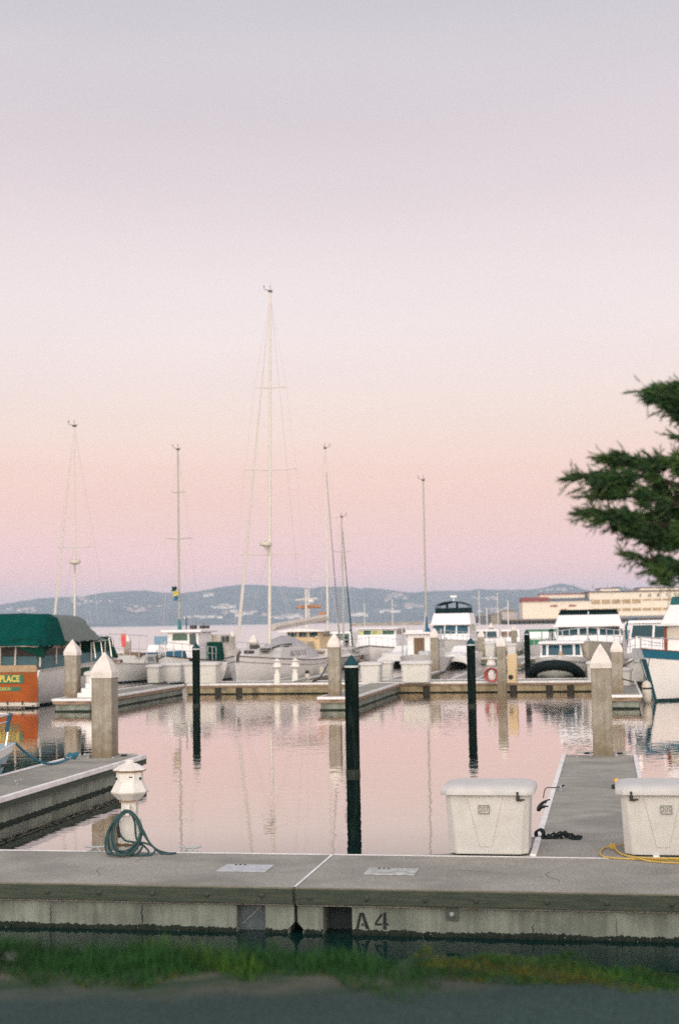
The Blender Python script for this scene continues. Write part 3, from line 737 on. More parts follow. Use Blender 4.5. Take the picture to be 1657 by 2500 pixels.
# far walkway and its fingers
e_, w_, l_ = dock('long far walkway across the basin with a white edge and rusty face', -15.2, 18.0, 47.0, 49.3, near=False, rim='long', face='rust')
fcM = mat('far_dock_face', (0.33, 0.26, 0.16), .9, var=.3, scale=2, streak=.3, stain=(.10, .085, .05), stain_amt=.8, stain_scale=1.6)
mbp = MB()
x = -w_
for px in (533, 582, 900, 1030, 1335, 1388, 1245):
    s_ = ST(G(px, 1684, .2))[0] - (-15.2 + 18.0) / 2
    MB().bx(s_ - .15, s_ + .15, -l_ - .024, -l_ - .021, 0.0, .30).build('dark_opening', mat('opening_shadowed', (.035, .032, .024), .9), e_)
MB().bx(-w_ + .02, w_ - .02, -l_ - .020, -l_ + .05, 0.05, .30).build('face', fcM, e_)
tp = 35.35
dock('far finger dock on the left beside the green canopied boat', -16.7, -15.28, tp, 46.9, near=False, rim='all', face='rust')
dock('far finger dock in the middle behind the large black pile', -6.95, -5.75, tp, 46.9, near=False, rim='all', face='rust')
dock('far finger dock on the right beside the blue striped yacht', 2.75, 4.05, tp, 46.9, near=False, rim='all', face='rust')
for s_, lab in ((-11.6, 'finger dock behind the far walkway, left of the big sailboat'), (-6.2, 'finger dock behind the far walkway, right of the big sailboat'), (-0.9 - 2.4, 'finger dock behind the far walkway leading to the tan pile'), (3.4, 'finger dock behind the far walkway, right of the inflatable'), (8.5, 'finger dock behind the far walkway at the right edge')):
    dock(lab, s_ - .55, s_ + .55, 49.4, 60.5, near=False, rim='both', face='rust')
dock('second walkway far behind the first', -34, 14, 84, 86.3, near=False, rim='long', face='rust')
for s_, lab in ((-24.5, 'distant finger dock left of the workboat'), (-15.6, 'distant finger dock left of the catamaran'), (-8.4, 'distant finger dock right of the bridge deck yacht'), (-2.6, 'distant finger dock behind the slim black pile'), (4.0, 'distant finger dock behind the big white cruiser'), (10.0, 'distant finger dock at the right edge')):
    dock(lab, s_ - .55, s_ + .55, 72.5, 83.9, near=False, rim='both', face='rust')
dock('third walkway, the farthest one in the marina', -50, 16, 121, 123.3, near=False, rim='long', face='rust')
for s_, lab in ((-30, 'farthest finger dock on the left'), (-17, 'farthest finger dock in the middle'), (-5, 'farthest finger dock on the right')):
    dock(lab, s_ - .55, s_ + .55, 110, 120.9, near=False, rim='both', face='rust')

# ================================================================== PILES
def pile_sq(px, py, ytop, wpx, label, zb=DK, hcap=None, s_t=None):
    """square concrete pile with a white pointed cap; px,py = where it meets the level zb"""
    p = G(px, py, zb); w = wpx / F * p.y / 2 / 0.98
    zt = D(px, ytop, p.y).z
    e = thing('concrete_pile', label, 'pile', (p.x, p.y, 0), -A, 'concrete piles with white pointed caps')
    hc = w * 2 * 1.22
    zs = zt - hc
    o = MB().bx(-w, w, -w, w, -2, zs + .02).build('shaft', pileM, e, bevel=w * .12)
    c = w * 1.07
    MB().rings([[(-c, -c, zs), (c, -c, zs), (c, c, zs), (-c, c, zs)], [(-c, -c, zs + hc * .22), (c, -c, zs + hc * .22), (c, c, zs + hc * .22), (-c, c, zs + hc * .22)],
                [(-c * .72, -c * .72, zs + hc * .52), (c * .72, -c * .72, zs + hc * .52), (c * .72, c * .72, zs + hc * .52), (-c * .72, c * .72, zs + hc * .52)],
                [(-.01, -.01, zt), (.01, -.01, zt), (.01, .01, zt), (-.01, .01, zt)]]).build('cap', capM, e, bevel=.008)
    return e, w
def pile_rd(px, py, ytop, wpx, label, zb=0.0):
    p = G(px, py, zb); r = wpx / F * p.y / 2
    zt = D(px, ytop, p.y).z
    e = thing('black_pile', label, 'pile', (p.x, p.y, 0), 0, 'black piles with cone caps')
    hc = r * 1.25
    MB().lathe([(r * .97, -2), (r * .97, 0), (r, zt - hc * 1.35)], 20).build('shaft', bpileM, e, smooth=50)
    MB().lathe([(r * .99, -.5), (r * 1.02, -.02), (r * 1.025, .04), (r * 1.01, .07), (r * .985, .10)], 20).build('tide_band', mat('tide_growth', (0.020, 0.030, 0.020), .9, var=.5, scale=25, bump=.01, bscale=40), e, smooth=50)
    MB().lathe([(r * 1.03, zt - hc * 1.42), (r * 1.03, zt - hc * 1.18)], 20).build('band', ringM, e, smooth=50)
    MB().lathe([(r * .98, zt - hc * 1.2), (r * 1.0, zt - hc * 1.05), (r * .85, zt - hc * .8), (.01, zt)], 20).build('cap', bcapM, e, smooth=50)
    return e
pL, wL = pile_sq(257, 1848, 1592, 50, 'concrete pile with white cap through the near left finger dock, close to the power pedestal')
pR, wR = pile_sq(1472, 1843, 1572, 47, 'concrete pile with white cap at the end of the near right finger dock')
pile_sq(178, 1702, 1561, 31, 'concrete pile with white cap against the white side of the green canopied boat')
pile_sq(818, 1698, 1545, 28, 'concrete pile with white cap just left of the large black pile')
pile_sq(1507, 1692, 1558, 27, 'concrete pile with white cap between the near right pile and the blue striped yacht')
pile_sq(1225, 1672, 1552, 21, 'concrete pile with white cap beside the cream locker on the far walkway')
pile_sq(1062, 1638, 1533, 19, 'concrete pile with white cap left of the bridge deck yacht')
pile_sq(1175, 1604, 1537, 15, 'small distant concrete pile right of the bridge deck yacht')
pile_sq(1530, 1600, 1516, 18, 'distant concrete pile behind the pile beside the blue striped yacht')
pile_sq(1255, 1590, 1525, 12, 'small distant concrete pile left of the slim black pile')
pile_sq(1199, 1572, 1520, 10, 'tiny distant concrete pile above the red hose pedestal')
pile_sq(568, 1600, 1540, 11, 'small distant concrete pile left of the big sailboat bow')
pile_sq(620, 1600, 1548, 18, 'distant concrete pile between the forestay and the tall mast')
pile_sq(990, 1575, 1528, 9, 'tiny distant concrete pile right of the cabin cruiser')
pile_sq(311, 1596, 1548, 15, 'small distant concrete pile next to the red cloth on the left')
pile_rd(862, 1890, 1599, 34, 'large black round pile standing in the middle of the basin')
pile_rd(480, 1724, 1569, 19, 'black round pile in the water in front of the left storage boxes')
pile_rd(1152, 1725, 1557, 21, 'black round pile in the water right of the large one')
pile_rd(1288, 1655, 1537, 14, 'slim black round pile left of the inflatable boat')
pile_rd(415, 1628, 1556, 15, 'black round pile left of the workboat pilothouse')
pile_rd(846, 1622, 1551, 13, 'slim black pile partly behind the large black pile')
pile_rd(856, 1600, 1536, 7, 'thin distant dark pile above the large black pile')
pile_rd(1013, 1580, 1537, 8, 'thin distant dark pile left of the blue sail cover')
# guide frames where the near piles pass through the fingers
for pe, w_, nm in ((pL, wL, 'left'), (pR, wR, 'right')):
    e = thing('pile_guide', 'steel guide frame around the near %s concrete pile at deck level' % nm, 'bracket', (pe.location.x, pe.location.y, DK), -A, 'pile guides')
    c = w_ + .05
    m_ = MB()
    for sx_ in (-1, 1): m_.bx(sx_ * c - .02, sx_ * c + .02, -c - .02, c + .02, .001, .025)
    m_.bx(-c - .3, c + .3, c + .021, c + .06, .001, .04)
    m_.build('frame', galvM, e)
    m2 = MB()
    for sx_ in (-1, 1): m2.bx(sx_ * (c + .02), sx_ * (c + .12), c - .12, c - .04, .001, .03)
    m2.build('roller', blackM, e)

# ================================================================== STORAGE BOXES
def storage_box(label, loc, rz, w=.93, d=.72, h=.66, num=None, latch=1, fine=True, group='white dock storage boxes', lidh=.12):
    e = thing('dock_box', label, 'storage box', loc, rz, group)
    def oct_(w_, d_, ch, z, yo=0):
        hw = w_ / 2
        return [(-hw + ch, yo, z), (hw - ch, yo, z), (hw, yo + ch, z), (hw, yo + d_ - ch, z), (hw - ch, yo + d_, z), (-hw + ch, yo + d_, z), (-hw, yo + d_ - ch, z), (-hw, yo + ch, z)]
    MB().rings([oct_(w - .11, d - .11, .085, 0.0, .06), oct_(w - .11, d - .11, .085, .016, .06)]).build('contact_shadow', darkM, e)  # near-black inset block, added to draw a contact shadow under the box
    MB().rings([oct_(w - .06, d - .05, .085, 0.014, .03), oct_(w, d, .06, h, 0)]).build('body', boxM, e, bevel=.012 if fine else 0)
    rs = []
    W2, D2 = w + .11, d + .12
    prof = [(0, 0), (.012, -.0), (.012, .01), (.0, .012), (.004, .055), (.02, .085), (.06, .108), (.14, .125)]
    for ins, z in [(0.03, 0), (0, .004), (0.0, .05), (.008, .072), (.03, .098), (.075, .118), (.15, .13)]:
        rs.append(oct_(W2 - 2 * ins, D2 - 2 * ins, .08 if ins < .1 else .06, h + .004 + z * lidh / .135, -.055 + ins))
    MB().rings(rs).build('lid', boxL, e, smooth=45, bevel=.004 if fine else 0)
    if fine:
        zc = h - .15
        fy = lambda z: .03 * (1 - z / h)
        pn = [(-.20, h - .02), (.19, h - .02), (.06, .10), (-.07, .10)]
        cy = .03
        e2 = MB()
        e2.rings([[(x - .02, fy(z) + .004, z) for x, z in pn], [(x - .02, fy(z) - .007, z) for x, z in pn]]).build('front_panel', boxM, e, bevel=.003)
        gr = MB()
        for (xa, za), (xb, zb) in ((pn[1], pn[2]), (pn[2], pn[3]), (pn[3], pn[0])):
            gr.tube([(xa - .02, fy(za) - .002, za), (xb - .02, fy(zb) - .002, zb)], .0026, 4)
        gr.build('groove', mat('groove_line', (0.47, 0.44, 0.40), .8), e)
        if num:
            lx = -.035 if latch > 0 else .02
            fr_ = MB(); a_, b_ = .058, .043
            for sx_ in (-1, 1): fr_.bx(lx + sx_ * a_ - .003, lx + sx_ * a_ + .003, -.018, -.006, zc - b_, zc + b_)
            for sz in (-1, 1): fr_.bx(lx - a_ - .003, lx + a_ + .003, -.018, -.006, zc + sz * b_ - .003, zc + sz * b_ + .003)
            pl_ = MB().bx(lx - a_, lx + a_, -.012, .0, zc - b_, zc + b_).build('number_plate', mat('number_plate', (.52, .49, .45), .5), e)
            f_ = fr_.build('plate_frame', textM, pl_)
            text_mesh(num, .078, textM, 'box_number', pl_, (lx, -.0135, zc), (R(90), 0, 0), offset=-.0005, sx=.88)
        x = .30 * latch + (.04 if latch > 0 else -.05)
        la = MB().bx(x - .012, x + .012, -.066, -.052, h - .01, h + .05).bx(x - .018, x + .02, -.03, -.008, h - .055, h - .002).bx(x + .02, x + .075 * 1, -.022, -.008, h - .048, h - .034).tube([(x + .0, -.03, h - .04), (x + .03, -.04, h - .055), (x + .055, -.03, h - .04)], .005)
        la.build('latch', ironM, e)
    return e
def Wst(s, t, z=DK): return W(s, t, z)
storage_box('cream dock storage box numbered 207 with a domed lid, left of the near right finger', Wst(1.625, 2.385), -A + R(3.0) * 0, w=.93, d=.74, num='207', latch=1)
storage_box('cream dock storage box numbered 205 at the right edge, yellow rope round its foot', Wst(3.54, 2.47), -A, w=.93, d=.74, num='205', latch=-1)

# yellow shore line lying round box 205
def rope(name, pts, r, m, label, cat, group=None, n=8, seg=8):
    pts = [Vector(p) for p in pts]; c = pts[0].copy()
    o = MB().tube([q - c for q in bez(pts, seg)], r, n).build(name, m, smooth=80)
    o.location = c
    return tag(o, label, cat, group)
ey = thing('yellow_rope', 'yellow rope round the foot of storage box 205, knotted at its left end', 'rope', G(1494, 2066, DK + .03))
by = ey.location.copy()
def yl(pts, r=.0095): return [G(px, py, DK + z) - by for px, py, z in pts]
m_ = MB().tube(bez(yl([(1497, 2067, .03), (1478, 2069, .012), (1464, 2080, .012), (1470, 2090, .012), (1500, 2095, .012), (1560, 2098, .012), (1657, 2100, .012), (1760, 2101, .012)]), 8), .009, 7)
m_.tube(bez(yl([(1497, 2066, .03), (1508, 2080, .014), (1530, 2090, .016), (1560, 2096, .03), (1590, 2103, .012), (1657, 2107, .012), (1760, 2106, .012)]), 8), .009, 7)
m_.tube(bez(yl([(1499, 2068, .03), (1512, 2083, .012), (1540, 2091, .012), (1580, 2095, .03), (1657, 2096, .03), (1760, 2097, .02)]), 8), .010, 7)
m_.tube(bez(yl([(1500, 2066, .03), (1512, 2063, .02), (1524, 2060, .02)]), 8), .008, 7)
m_.build('line', ropeY, ey, smooth=80)
kn = MB(); 
for k in range(3):
    a0 = k * 1.05
    kn.tube([Vector((.024 * math.cos(t + a0), .018 * math.sin(t) * math.cos(a0), .022 * math.sin(t + .4 * k))) for t in [i * 2 * math.pi / 14 for i in range(15)]], .0115, 7)
kn.build('knot', ropeY, ey, smooth=80)

# small yellow capped connector and black plug behind box 205
p = G(1499, 1926, DK)
e = thing('power_connector', 'black shore power plug with a yellow ring, on the finger behind box 205', 'plug', p, 0)
MB().lathe([(.0, -.075), (.03, -.07), (.042, -.03), (.042, .05), (.03, .075)], 12, c=(0, 0, 0)).build('plug', blackM, e, smooth=50, xf=Matrix.Translation((.03, 0, .04)) @ Matrix.Rotation(R(80), 4, 'Y'))
MB().lathe([(.026, -.03), (.04, -.025), (.046, .0), (.04, .03), (.02, .045)], 12).build('collar', mat('yellow_plastic', (.75, .42, .05), .5), e, smooth=50, xf=Matrix.Translation((.035, .02, .112)) @ Matrix.Rotation(R(70), 4, 'Y'))

# ================================================================== CLEATS
def cleat(px, py, label, rz=-A, s=1.0, z=DK, group='mooring cleats'):
    e = thing('cleat', label, 'cleat', G(px, py, z), rz, group)
    MB().tube([(-.135 * s, 0, .066 * s), (-.10 * s, 0, .055 * s), (-.03 * s, 0, .05 * s), (.03 * s, 0, .05 * s), (.10 * s, 0, .055 * s), (.135 * s, 0, .066 * s)], .0125 * s, 8).build('horn', galvM, e, smooth=60)
    for sx_ in (-1, 1):
        MB().tube([(sx_ * .028 * s, 0, .048 * s), (sx_ * .045 * s, 0, .02 * s), (sx_ * .07 * s, 0, .004 * s)], .011 * s, 8).build('leg', galvM, e, smooth=60)
    MB().bx(-.09 * s, .09 * s, -.028 * s, .028 * s, .001, .008 * s).build('base', galvM, e)
    return e
cleat(464, 2080, 'galvanised cleat on the back edge of the near walkway, right of the power pedestal')
cleat(233, 2079, 'galvanised cleat on the back edge of the near walkway, left of the coiled hose')
cleat(1368, 1929, 'cleat with a dark line on the left side of the near right finger', rz=R(79.5))
cleat(46, 1914, 'weathered cleat on the near left finger, close to the left edge', rz=R(79.5))
cleat(170, 1856, 'cleat with blue rope on the outer edge of the near left finger', rz=R(79.5))
cleat(1407, 1852, 'small cleat at the left corner of the near right finger tip', rz=R(79.5), s=.6)
cleat(1541, 1851, 'small cleat at the right corner of the near right finger tip', rz=R(79.5), s=.6)
p = G(1368, 1927, DK)
rope('mooring_line', [p + Vector((-.02, .0, .05)), p + Vector((.06, .02, .06)), p + Vector((.0, -.03, .04)), p + Vector((-.12, -.01, .03)), p + Vector((-.24, -.05, .02)), p + Vector((-.28, -.07, -.12))], .007, ropeB, 'thin dark line from the finger cleat over its left edge', 'rope')

# ================================================================== BLACK LINE HEAP AND FENDER
p = G(1316, 2047, DK)
e = thing('mooring_line', 'heap of black mooring line on the deck right of box 207', 'rope', p, -A); e.scale = (.78, .9, .85)
m_ = MB()
for k in range(4):      # upright coil leaning on the box side
    m_.tube([Vector((.058 * math.cos(t) + .01 * k - .01, .02 * k - .02 + .008 * math.sin(2 * t), .062 + (.052 + .004 * k) * math.sin(t))) for t in [i * 2 * math.pi / 20 for i in range(21)]], .013, 8)
for k in range(9):      # loose bights
    cx_, cy_, a_, b_, z_ = .16 + .05 * k + rnd(-.02, .02), rnd(-.07, .10), rnd(.05, .085), rnd(.035, .06), .018 + rnd(0, .05)
    if k > 6: z_ = .016
    if 2 < k < 6: z_ += .03
    ph = rnd(0, 3)
    m_.tube([Vector((cx_ + a_ * math.cos(t + ph), cy_ + b_ * math.sin(t + ph), z_ + .016 * math.sin(3 * t + k))) for t in [i * 2 * math.pi / 16 for i in range(17)]], .013, 8)
m_.tube(bez([(.0, -.02, .014), (.12, -.06, .014), (.25, -.02, .03), (.36, .03, .06), (.45, -.03, .03), (.50, -.10, .014), (.58, -.10, .014), (.62, -.06, .014)], 8), .014, 8)
m_.build('coil', ropeB, e, smooth=80)
pf = G(1340, 1965, DK); s_, t_ = ST(pf)
e = thing('fender_line', 'black rope loop hanging over the left edge of the near right finger', 'rope', W(2.03, t_, DK), -A)
MB().tube(bez([(.08, .35, .02), (-.01, .22, .0), (-.06, .1, -.04), (-.07, .0, -.06), (-.05, -.16, -.05), (.0, -.3, .01), (.08, -.4, .02)], 8), .022, 8).build('loop', blackM, e, smooth=80)

# ================================================================== POWER PEDESTALS
def pedestal(label, loc, rz, h=1.06, group='white power pedestals', fine=True):
    e = thing('power_pedestal', label, 'pedestal', loc, rz, group)
    n = 8; ph = math.pi / 8
    MB().frus(-.12, .12, -.10, .10, 0, h * .36, .0, .0, 0, 0).build('base', pedM, e, bevel=.01)
    MB().bx(-.085, .085, -.075, .075, h * .34, h * .60).build('post', pedM, e, bevel=.008)
    MB().lathe([(.11, h * .565), (.135, h * .57), (.215, h * .645), (.222, h * .66), (.165, h * .76), (.155, h * .865), (.155, h * .873)], n, ph=ph).build('housing', pedM, e, bevel=.004)
    MB().lathe([(.14, h * .868), (.185, h * .872), (.195, h * .884), (.19, h * .889)], n, ph=ph).build('cap_trim', trimM, e)
    MB().lathe([(.198, h * .889), (.20, h * .896), (.085, h * .955), (.05, h * .962), (.052, h * .99), (.045, h * 1.0), (.01, h * 1.002)], n, ph=ph).build('cap', pedM, e, bevel=.003)
    if fine:
        MB().bx(-.10, .10, -.115, -.101, h * .55, h * .568).build('lower_trim', trimM, e)
        MB().bx(.02, .06, -.152, -.147, h * .815, h * .828).build('slot', ironM, e)
        MB().bx(-.085, .085, -.150, -.1465, h * .77, h * .862).build('door_panel', pedM, e)
        for sx_ in (-1, 1):
            MB().lathe([(.026, 0), (.026, .02), (.02, .026)], 12).build('socket', ironM, e, xf=Matrix.Translation((sx_ * .135, -.075, h * .80)) @ Matrix.Rotation(R(-sx_ * 0), 4, 'Z') @ Matrix.Rotation(R(90), 4, 'X') @ Matrix.Rotation(R(sx_ * 45), 4, 'Y') @ Matrix.Scale(.6, 4))
        MB().bx(-.028, .028, -.15, -.10, .44, .56).bx(-.028, .028, -.19, -.15, .44, .47).build('hose_hook', pedM, e, bevel=.006)
        pp = MB().tube([(-.15, -.135, .105), (.17, -.135, .105)], .011, 8)
        for x in (-.13, -.10, -.03, .0, .07, .11): pp.lathe([(.017, -.013), (.02, 0), (.017, .013)], 8, c=(0, 0, 0)) if False else pp.bx(x - .011, x + .011, -.152, -.118, .088, .122)
        pp.bx(-.11, -.10, -.16, -.15, .06, .12).bx(.085, .10, -.16, -.15, .05, .12)
        pp.tube([(-.06, -.10, .105), (-.06, -.135, .105)], .01, 6).tube([(.05, -.10, .105), (.05, -.135, .105)], .01, 6)
        pp.build('pipework', brownM, e, smooth=50)
    return e
pp_ = G(318, 2081, DK)
ped = pedestal('white lantern topped power pedestal on the near walkway with a hose hung on it', pp_, -A + R(8))
# hose
eh = thing('coiled_hose', 'dark teal hose coiled on the near power pedestal with its end lying on the deck', 'hose', pp_, -A + R(8))
m_ = MB(); pts = []
loops = [(-.02, .17, .235, .50), (-.05, .19, .25, .495), (-.01, .155, .22, .505), (-.07, .20, .26, .49), (.0, .165, .24, .50), (-.04, .185, .262, .485)]
for k, (cx_, a_, hh, top) in enumerate(loops):
    N = 40
    for i in range(N):
        t = math.pi / 2 + 2 * math.pi * i / N          # starts on the hook
        ww = a_ * (1.0 if math.sin(t) < 0 else (1 - .42 * math.sin(t) ** 2))
        z = top - hh + hh * math.sin(t); z = max(z, .016 + .004 * k)
        x = cx_ * (1 - math.sin(t)) / 2 - .0 + ww * math.cos(t) + .012 * math.sin(t * 2 + k)
        low = max(0, -math.sin(t))
        y = -.165 - .014 * (k % 3) - low * (.09 + .022 * k)
        pts.append(Vector((x, y, z)))
m_.tube(pts, .0115, 7)
m_.tube(bez([pts[-1], (.11, -.19, .40), (.20, -.20, .26), (.26, -.20, .14), (.35, -.17, .05), (.46, -.15, .013), (.56, -.16, .013)], 8), .0115, 7)
m_.tube(bez([(.10, -.19, .42), (.15, -.20, .30), (.23, -.20, .18), (.30, -.19, .09), (.40, -.19, .013), (.52, -.20, .013)], 8), .0115, 7)
m_.tube(bez([(.0, -.19, .49), (-.085, -.2, .40), (-.09, -.2, .28), (-.03, -.21, .18), (.06, -.21, .15), (.20, -.22, .14), (.30, -.22, .10), (.33, -.24, .05), (.28, -.28, .013), (.17, -.30, .013), (.06, -.30, .013)], 8), .0115, 7)
m_.tube(bez([(.05, -.18, .47), (.09, -.18, .36), (.10, -.19, .25), (.12, -.2, .17), (.20, -.2, .10), (.26, -.24, .04), (.22, -.28, .013), (.13, -.27, .013), (.16, -.24, .05), (.20, -.22, .12)], 8), .0115, 7)
m_.build('hose', hoseM, eh, smooth=80)
MB().tube([(-.098, -.205, .33), (-.083, -.205, .20)], .017, 8).build('nozzle', blackM, eh, smooth=60)
for px, py, lab in ((677, 1667, 'left one of two small white pedestals in front of the big sailboat'), (721, 1666, 'right one of two small white pedestals in front of the big sailboat'), (1199, 1663, 'small white pedestal with a red hose on the far walkway')):
    pedestal(lab, G(px, py, DK), -A, fine=False)
pr_ = G(1199, 1664, DK)
er = thing('red_hose', 'pink red hose coiled round the small far pedestal', 'hose', (pr_.x, pr_.y - .22, DK), -A)
m_ = MB()
for k in range(6):
    m_.tube([Vector(((.19 + .025 * k) * math.cos(t), -.03 * k, .29 + (.24 + .01 * k) * math.sin(t))) for t in [i * 2 * math.pi / 24 for i in range(25)]], .024, 6)
m_.build('hose', redH, er, smooth=80)
pr_ = G(738, 1667, DK)
eg = thing('coiled_line', 'tangled grey lines and a black topped bollard on the far walkway by the sailboat', 'rope', pr_, -A)
m_ = MB()
for k in range(6): m_.tube([Vector((-.3 + .12 * k + .18 * math.cos(t), .1 * math.sin(t), .03 + .03 * k % 3 + .02 * math.sin(2 * t))) for t in [i * 2 * math.pi / 14 for i in range(15)]], .015, 5)
m_.build('line', mat('old_rope', (.28, .27, .22), .9), eg, smooth=80)
eb = thing('bollard', 'low pale bollard with a black top on the far walkway by the sailboat', 'bollard', G(750, 1664, DK), -A)
MB().lathe([(.10, 0), (.12, .2), (.09, .36)], 10).build('body', gel2, eb, smooth=50); MB().lathe([(.10, .36), (.09, .46), (.03, .5)], 10).build('cap', blackM, eb, smooth=50)

# far storage boxes -----------------------------------------------------------
def fbox(pxl, pxr, pyb, pyt, label, z=DK, rz=-A, d=.75, lid=.16):
    p = G((pxl + pxr) / 2, pyb, z); w = (pxr - pxl) / F * p.y; h = (pyb - pyt) / F * p.y
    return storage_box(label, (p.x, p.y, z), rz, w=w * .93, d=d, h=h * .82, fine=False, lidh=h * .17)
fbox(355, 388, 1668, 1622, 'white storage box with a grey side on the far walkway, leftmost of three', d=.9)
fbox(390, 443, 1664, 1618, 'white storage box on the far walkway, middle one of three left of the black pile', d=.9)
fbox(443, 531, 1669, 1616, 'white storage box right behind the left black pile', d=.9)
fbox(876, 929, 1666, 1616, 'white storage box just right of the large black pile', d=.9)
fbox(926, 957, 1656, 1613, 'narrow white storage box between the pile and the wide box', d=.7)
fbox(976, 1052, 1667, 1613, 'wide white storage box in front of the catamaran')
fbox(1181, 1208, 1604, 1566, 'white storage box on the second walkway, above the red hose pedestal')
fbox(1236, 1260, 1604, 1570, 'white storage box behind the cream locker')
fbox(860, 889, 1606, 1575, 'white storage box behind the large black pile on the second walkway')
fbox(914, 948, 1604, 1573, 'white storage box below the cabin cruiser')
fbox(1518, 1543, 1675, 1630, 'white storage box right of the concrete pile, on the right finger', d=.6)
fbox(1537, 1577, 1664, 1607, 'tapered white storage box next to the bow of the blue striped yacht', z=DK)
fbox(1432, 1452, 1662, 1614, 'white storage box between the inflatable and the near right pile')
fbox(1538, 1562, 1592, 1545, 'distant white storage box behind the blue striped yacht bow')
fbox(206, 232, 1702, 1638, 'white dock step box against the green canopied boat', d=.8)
e = thing('steps', 'white boarding steps beside the green canopied boat', 'steps', G(214, 1703, DK), -A)
st_ = MB()
for k in range(4): st_.bx(-.26 + .16 * k - .1, .42, -.1, .5, .17 * k + .001, .17 * k + .17)
st_.build('treads', gelS, e, bevel=.01)
# cream locker
p = G(1250, 1668, DK); w_ = 23 / F * p.y / 2; h_ = 70 / F * p.y
e = thing('locker', 'tall cream yellow cabinet on the far walkway beside a concrete pile', 'locker', p, -A)
MB().bx(-w_, w_, 0, .45, 0, h_).build('body', creamM, e, bevel=.02); MB().bx(w_ * .78, w_ * .9, -.02, -.002, .1, h_ * .5).build('door_edge', woodM, e)
MB().lathe([(.10, 0), (.1, .02)], 12).build('vent', blackM, e, xf=Matrix.Translation((-w_ * .3, -.01, .25)) @ Matrix.Rotation(R(90), 4, 'X'))
# red cloth on the distant left pile
e = thing('red_cloth', 'bright red cloth hung on a post in the distance on the left', 'cloth', D(302, 1566, 100), 0)
MB().rings([[(-.16, 0, .55), (-.16, .06, .55), (.16, .06, .55), (.16, 0, .55)], [(-.18, -.03, .2), (-.18, .05, .2), (.18, .08, .2), (.18, .0, .2)], [(-.12, 0, -.4), (-.12, .06, -.4), (.15, .06, -.35), (.15, 0, -.35)]]).build('cloth', redM, e)
MB().tube([(.0, .05, -1.3), (0, .05, .9)], .04).build('post', mastM, e)

# ================================================================== BOATS
HB = R(-90) - A          # heading with the bow towards the walkway camera side
HF = R(90) - A           # bow away
class Hull:
    def __init__(s, L, B, fb, fm, fs, tw=.7, draft=.4, rake=.8, full=.35, bexp=2.2, srake=0.0):
        s.L, s.B, s.fb, s.fm, s.fs, s.tw, s.draft, s.rake, s.full, s.bexp, s.srake = L, B, fb, fm, fs, tw, draft, rake, full, bexp, srake
    def sheer(s, t):
        return s.fs + (s.fm - s.fs) * min(1, t / .45) if t < .45 else s.fm + (s.fb - s.fm) * ((t - .45) / .55) ** 1.6
    def half(s, t):
        if t < .45: return s.B / 2 * (s.tw + (1 - s.tw) * math.sin(math.pi / 2 * t / .45))
        return s.B / 2 * max(0.012, (1 - ((t - .45) / .55) ** s.bexp))
    def pt(s, t, q, side, off=0.0):       # q: 0 keel .. 1 sheer
        z = -s.draft + (s.sheer(t) + s.draft) * q
        p = s.full + (max(.42, s.full) - s.full) * max(0, (t - .4) / .6)
        w = s.half(t) * (q ** p if q > 0 else 0)
        x = -s.L / 2 + s.L * t - s.rake * (1 - q) * max(0, (t - .5) * 2) ** 3 + s.srake * (1 - q) * max(0, 1 - t * 4)
        return Vector((x + off * (t ** 6), side * (w + off), z))
    def body(s):
        T = [i / 22 for i in range(23)]; Q = [0, .12, .3, .5, .7, .86, 1]
        rs = []
        for t in T:
            r = [s.pt(t, q, 1) for q in reversed(Q)] + [s.pt(t, q, -1) for q in Q[1:]]
            rs.append(r)
        return MB().rings(rs, True, True, closed=True)
    def strip(s, za, zb, off=.012, t0=0.0, t1=1.0, fromtop=False, thick=None):
        mb = MB(); N = 24
        for side in (1, -1):
            r0, r1 = [], []
            for i in range(N + 1):
                t = t0 + (t1 - t0) * i / N; hh = s.sheer(t) + s.draft
                a = (s.sheer(t) + za if fromtop else za); b = (s.sheer(t) + zb if fromtop else zb)
                r0.append([s.pt(t, max(.01, min(1, (a + s.draft) / hh)), side, o_) for o_ in (off, 0)])
                r1.append([s.pt(t, max(.01, min(1, (b + s.draft) / hh)), side, o_) for o_ in (off, 0)])
            mb.rings([[r0[i][0], r1[i][0], r1[i][1], r0[i][1]] for i in range(N + 1)])
        return mb
    def rail(s, h, n, t0, t1, inset=.06, r=.014, mid=False):
        mb = MB()
        for side in (1, -1):
            top, md_ = [], []
            for i in range(n + 1):
                t = t0 + (t1 - t0) * i / n
                p = s.pt(t, 1, side); p.y = side * max(.02, abs(p.y) - inset)
                mb.tube([p, p + Vector((0, 0, h))], r, 5); top.append(p + Vector((0, 0, h))); md_.append(p + Vector((0, 0, h * .5)))
            mb.tube(top, r, 5)
            if mid: mb.tube(md_, r * .6, 4)
            if t1 > .97 and side == 1: tipR = top[-1]
            if t1 > .97 and side == -1: mb.tube([tipR, top[-1]], r, 5)
        return mb

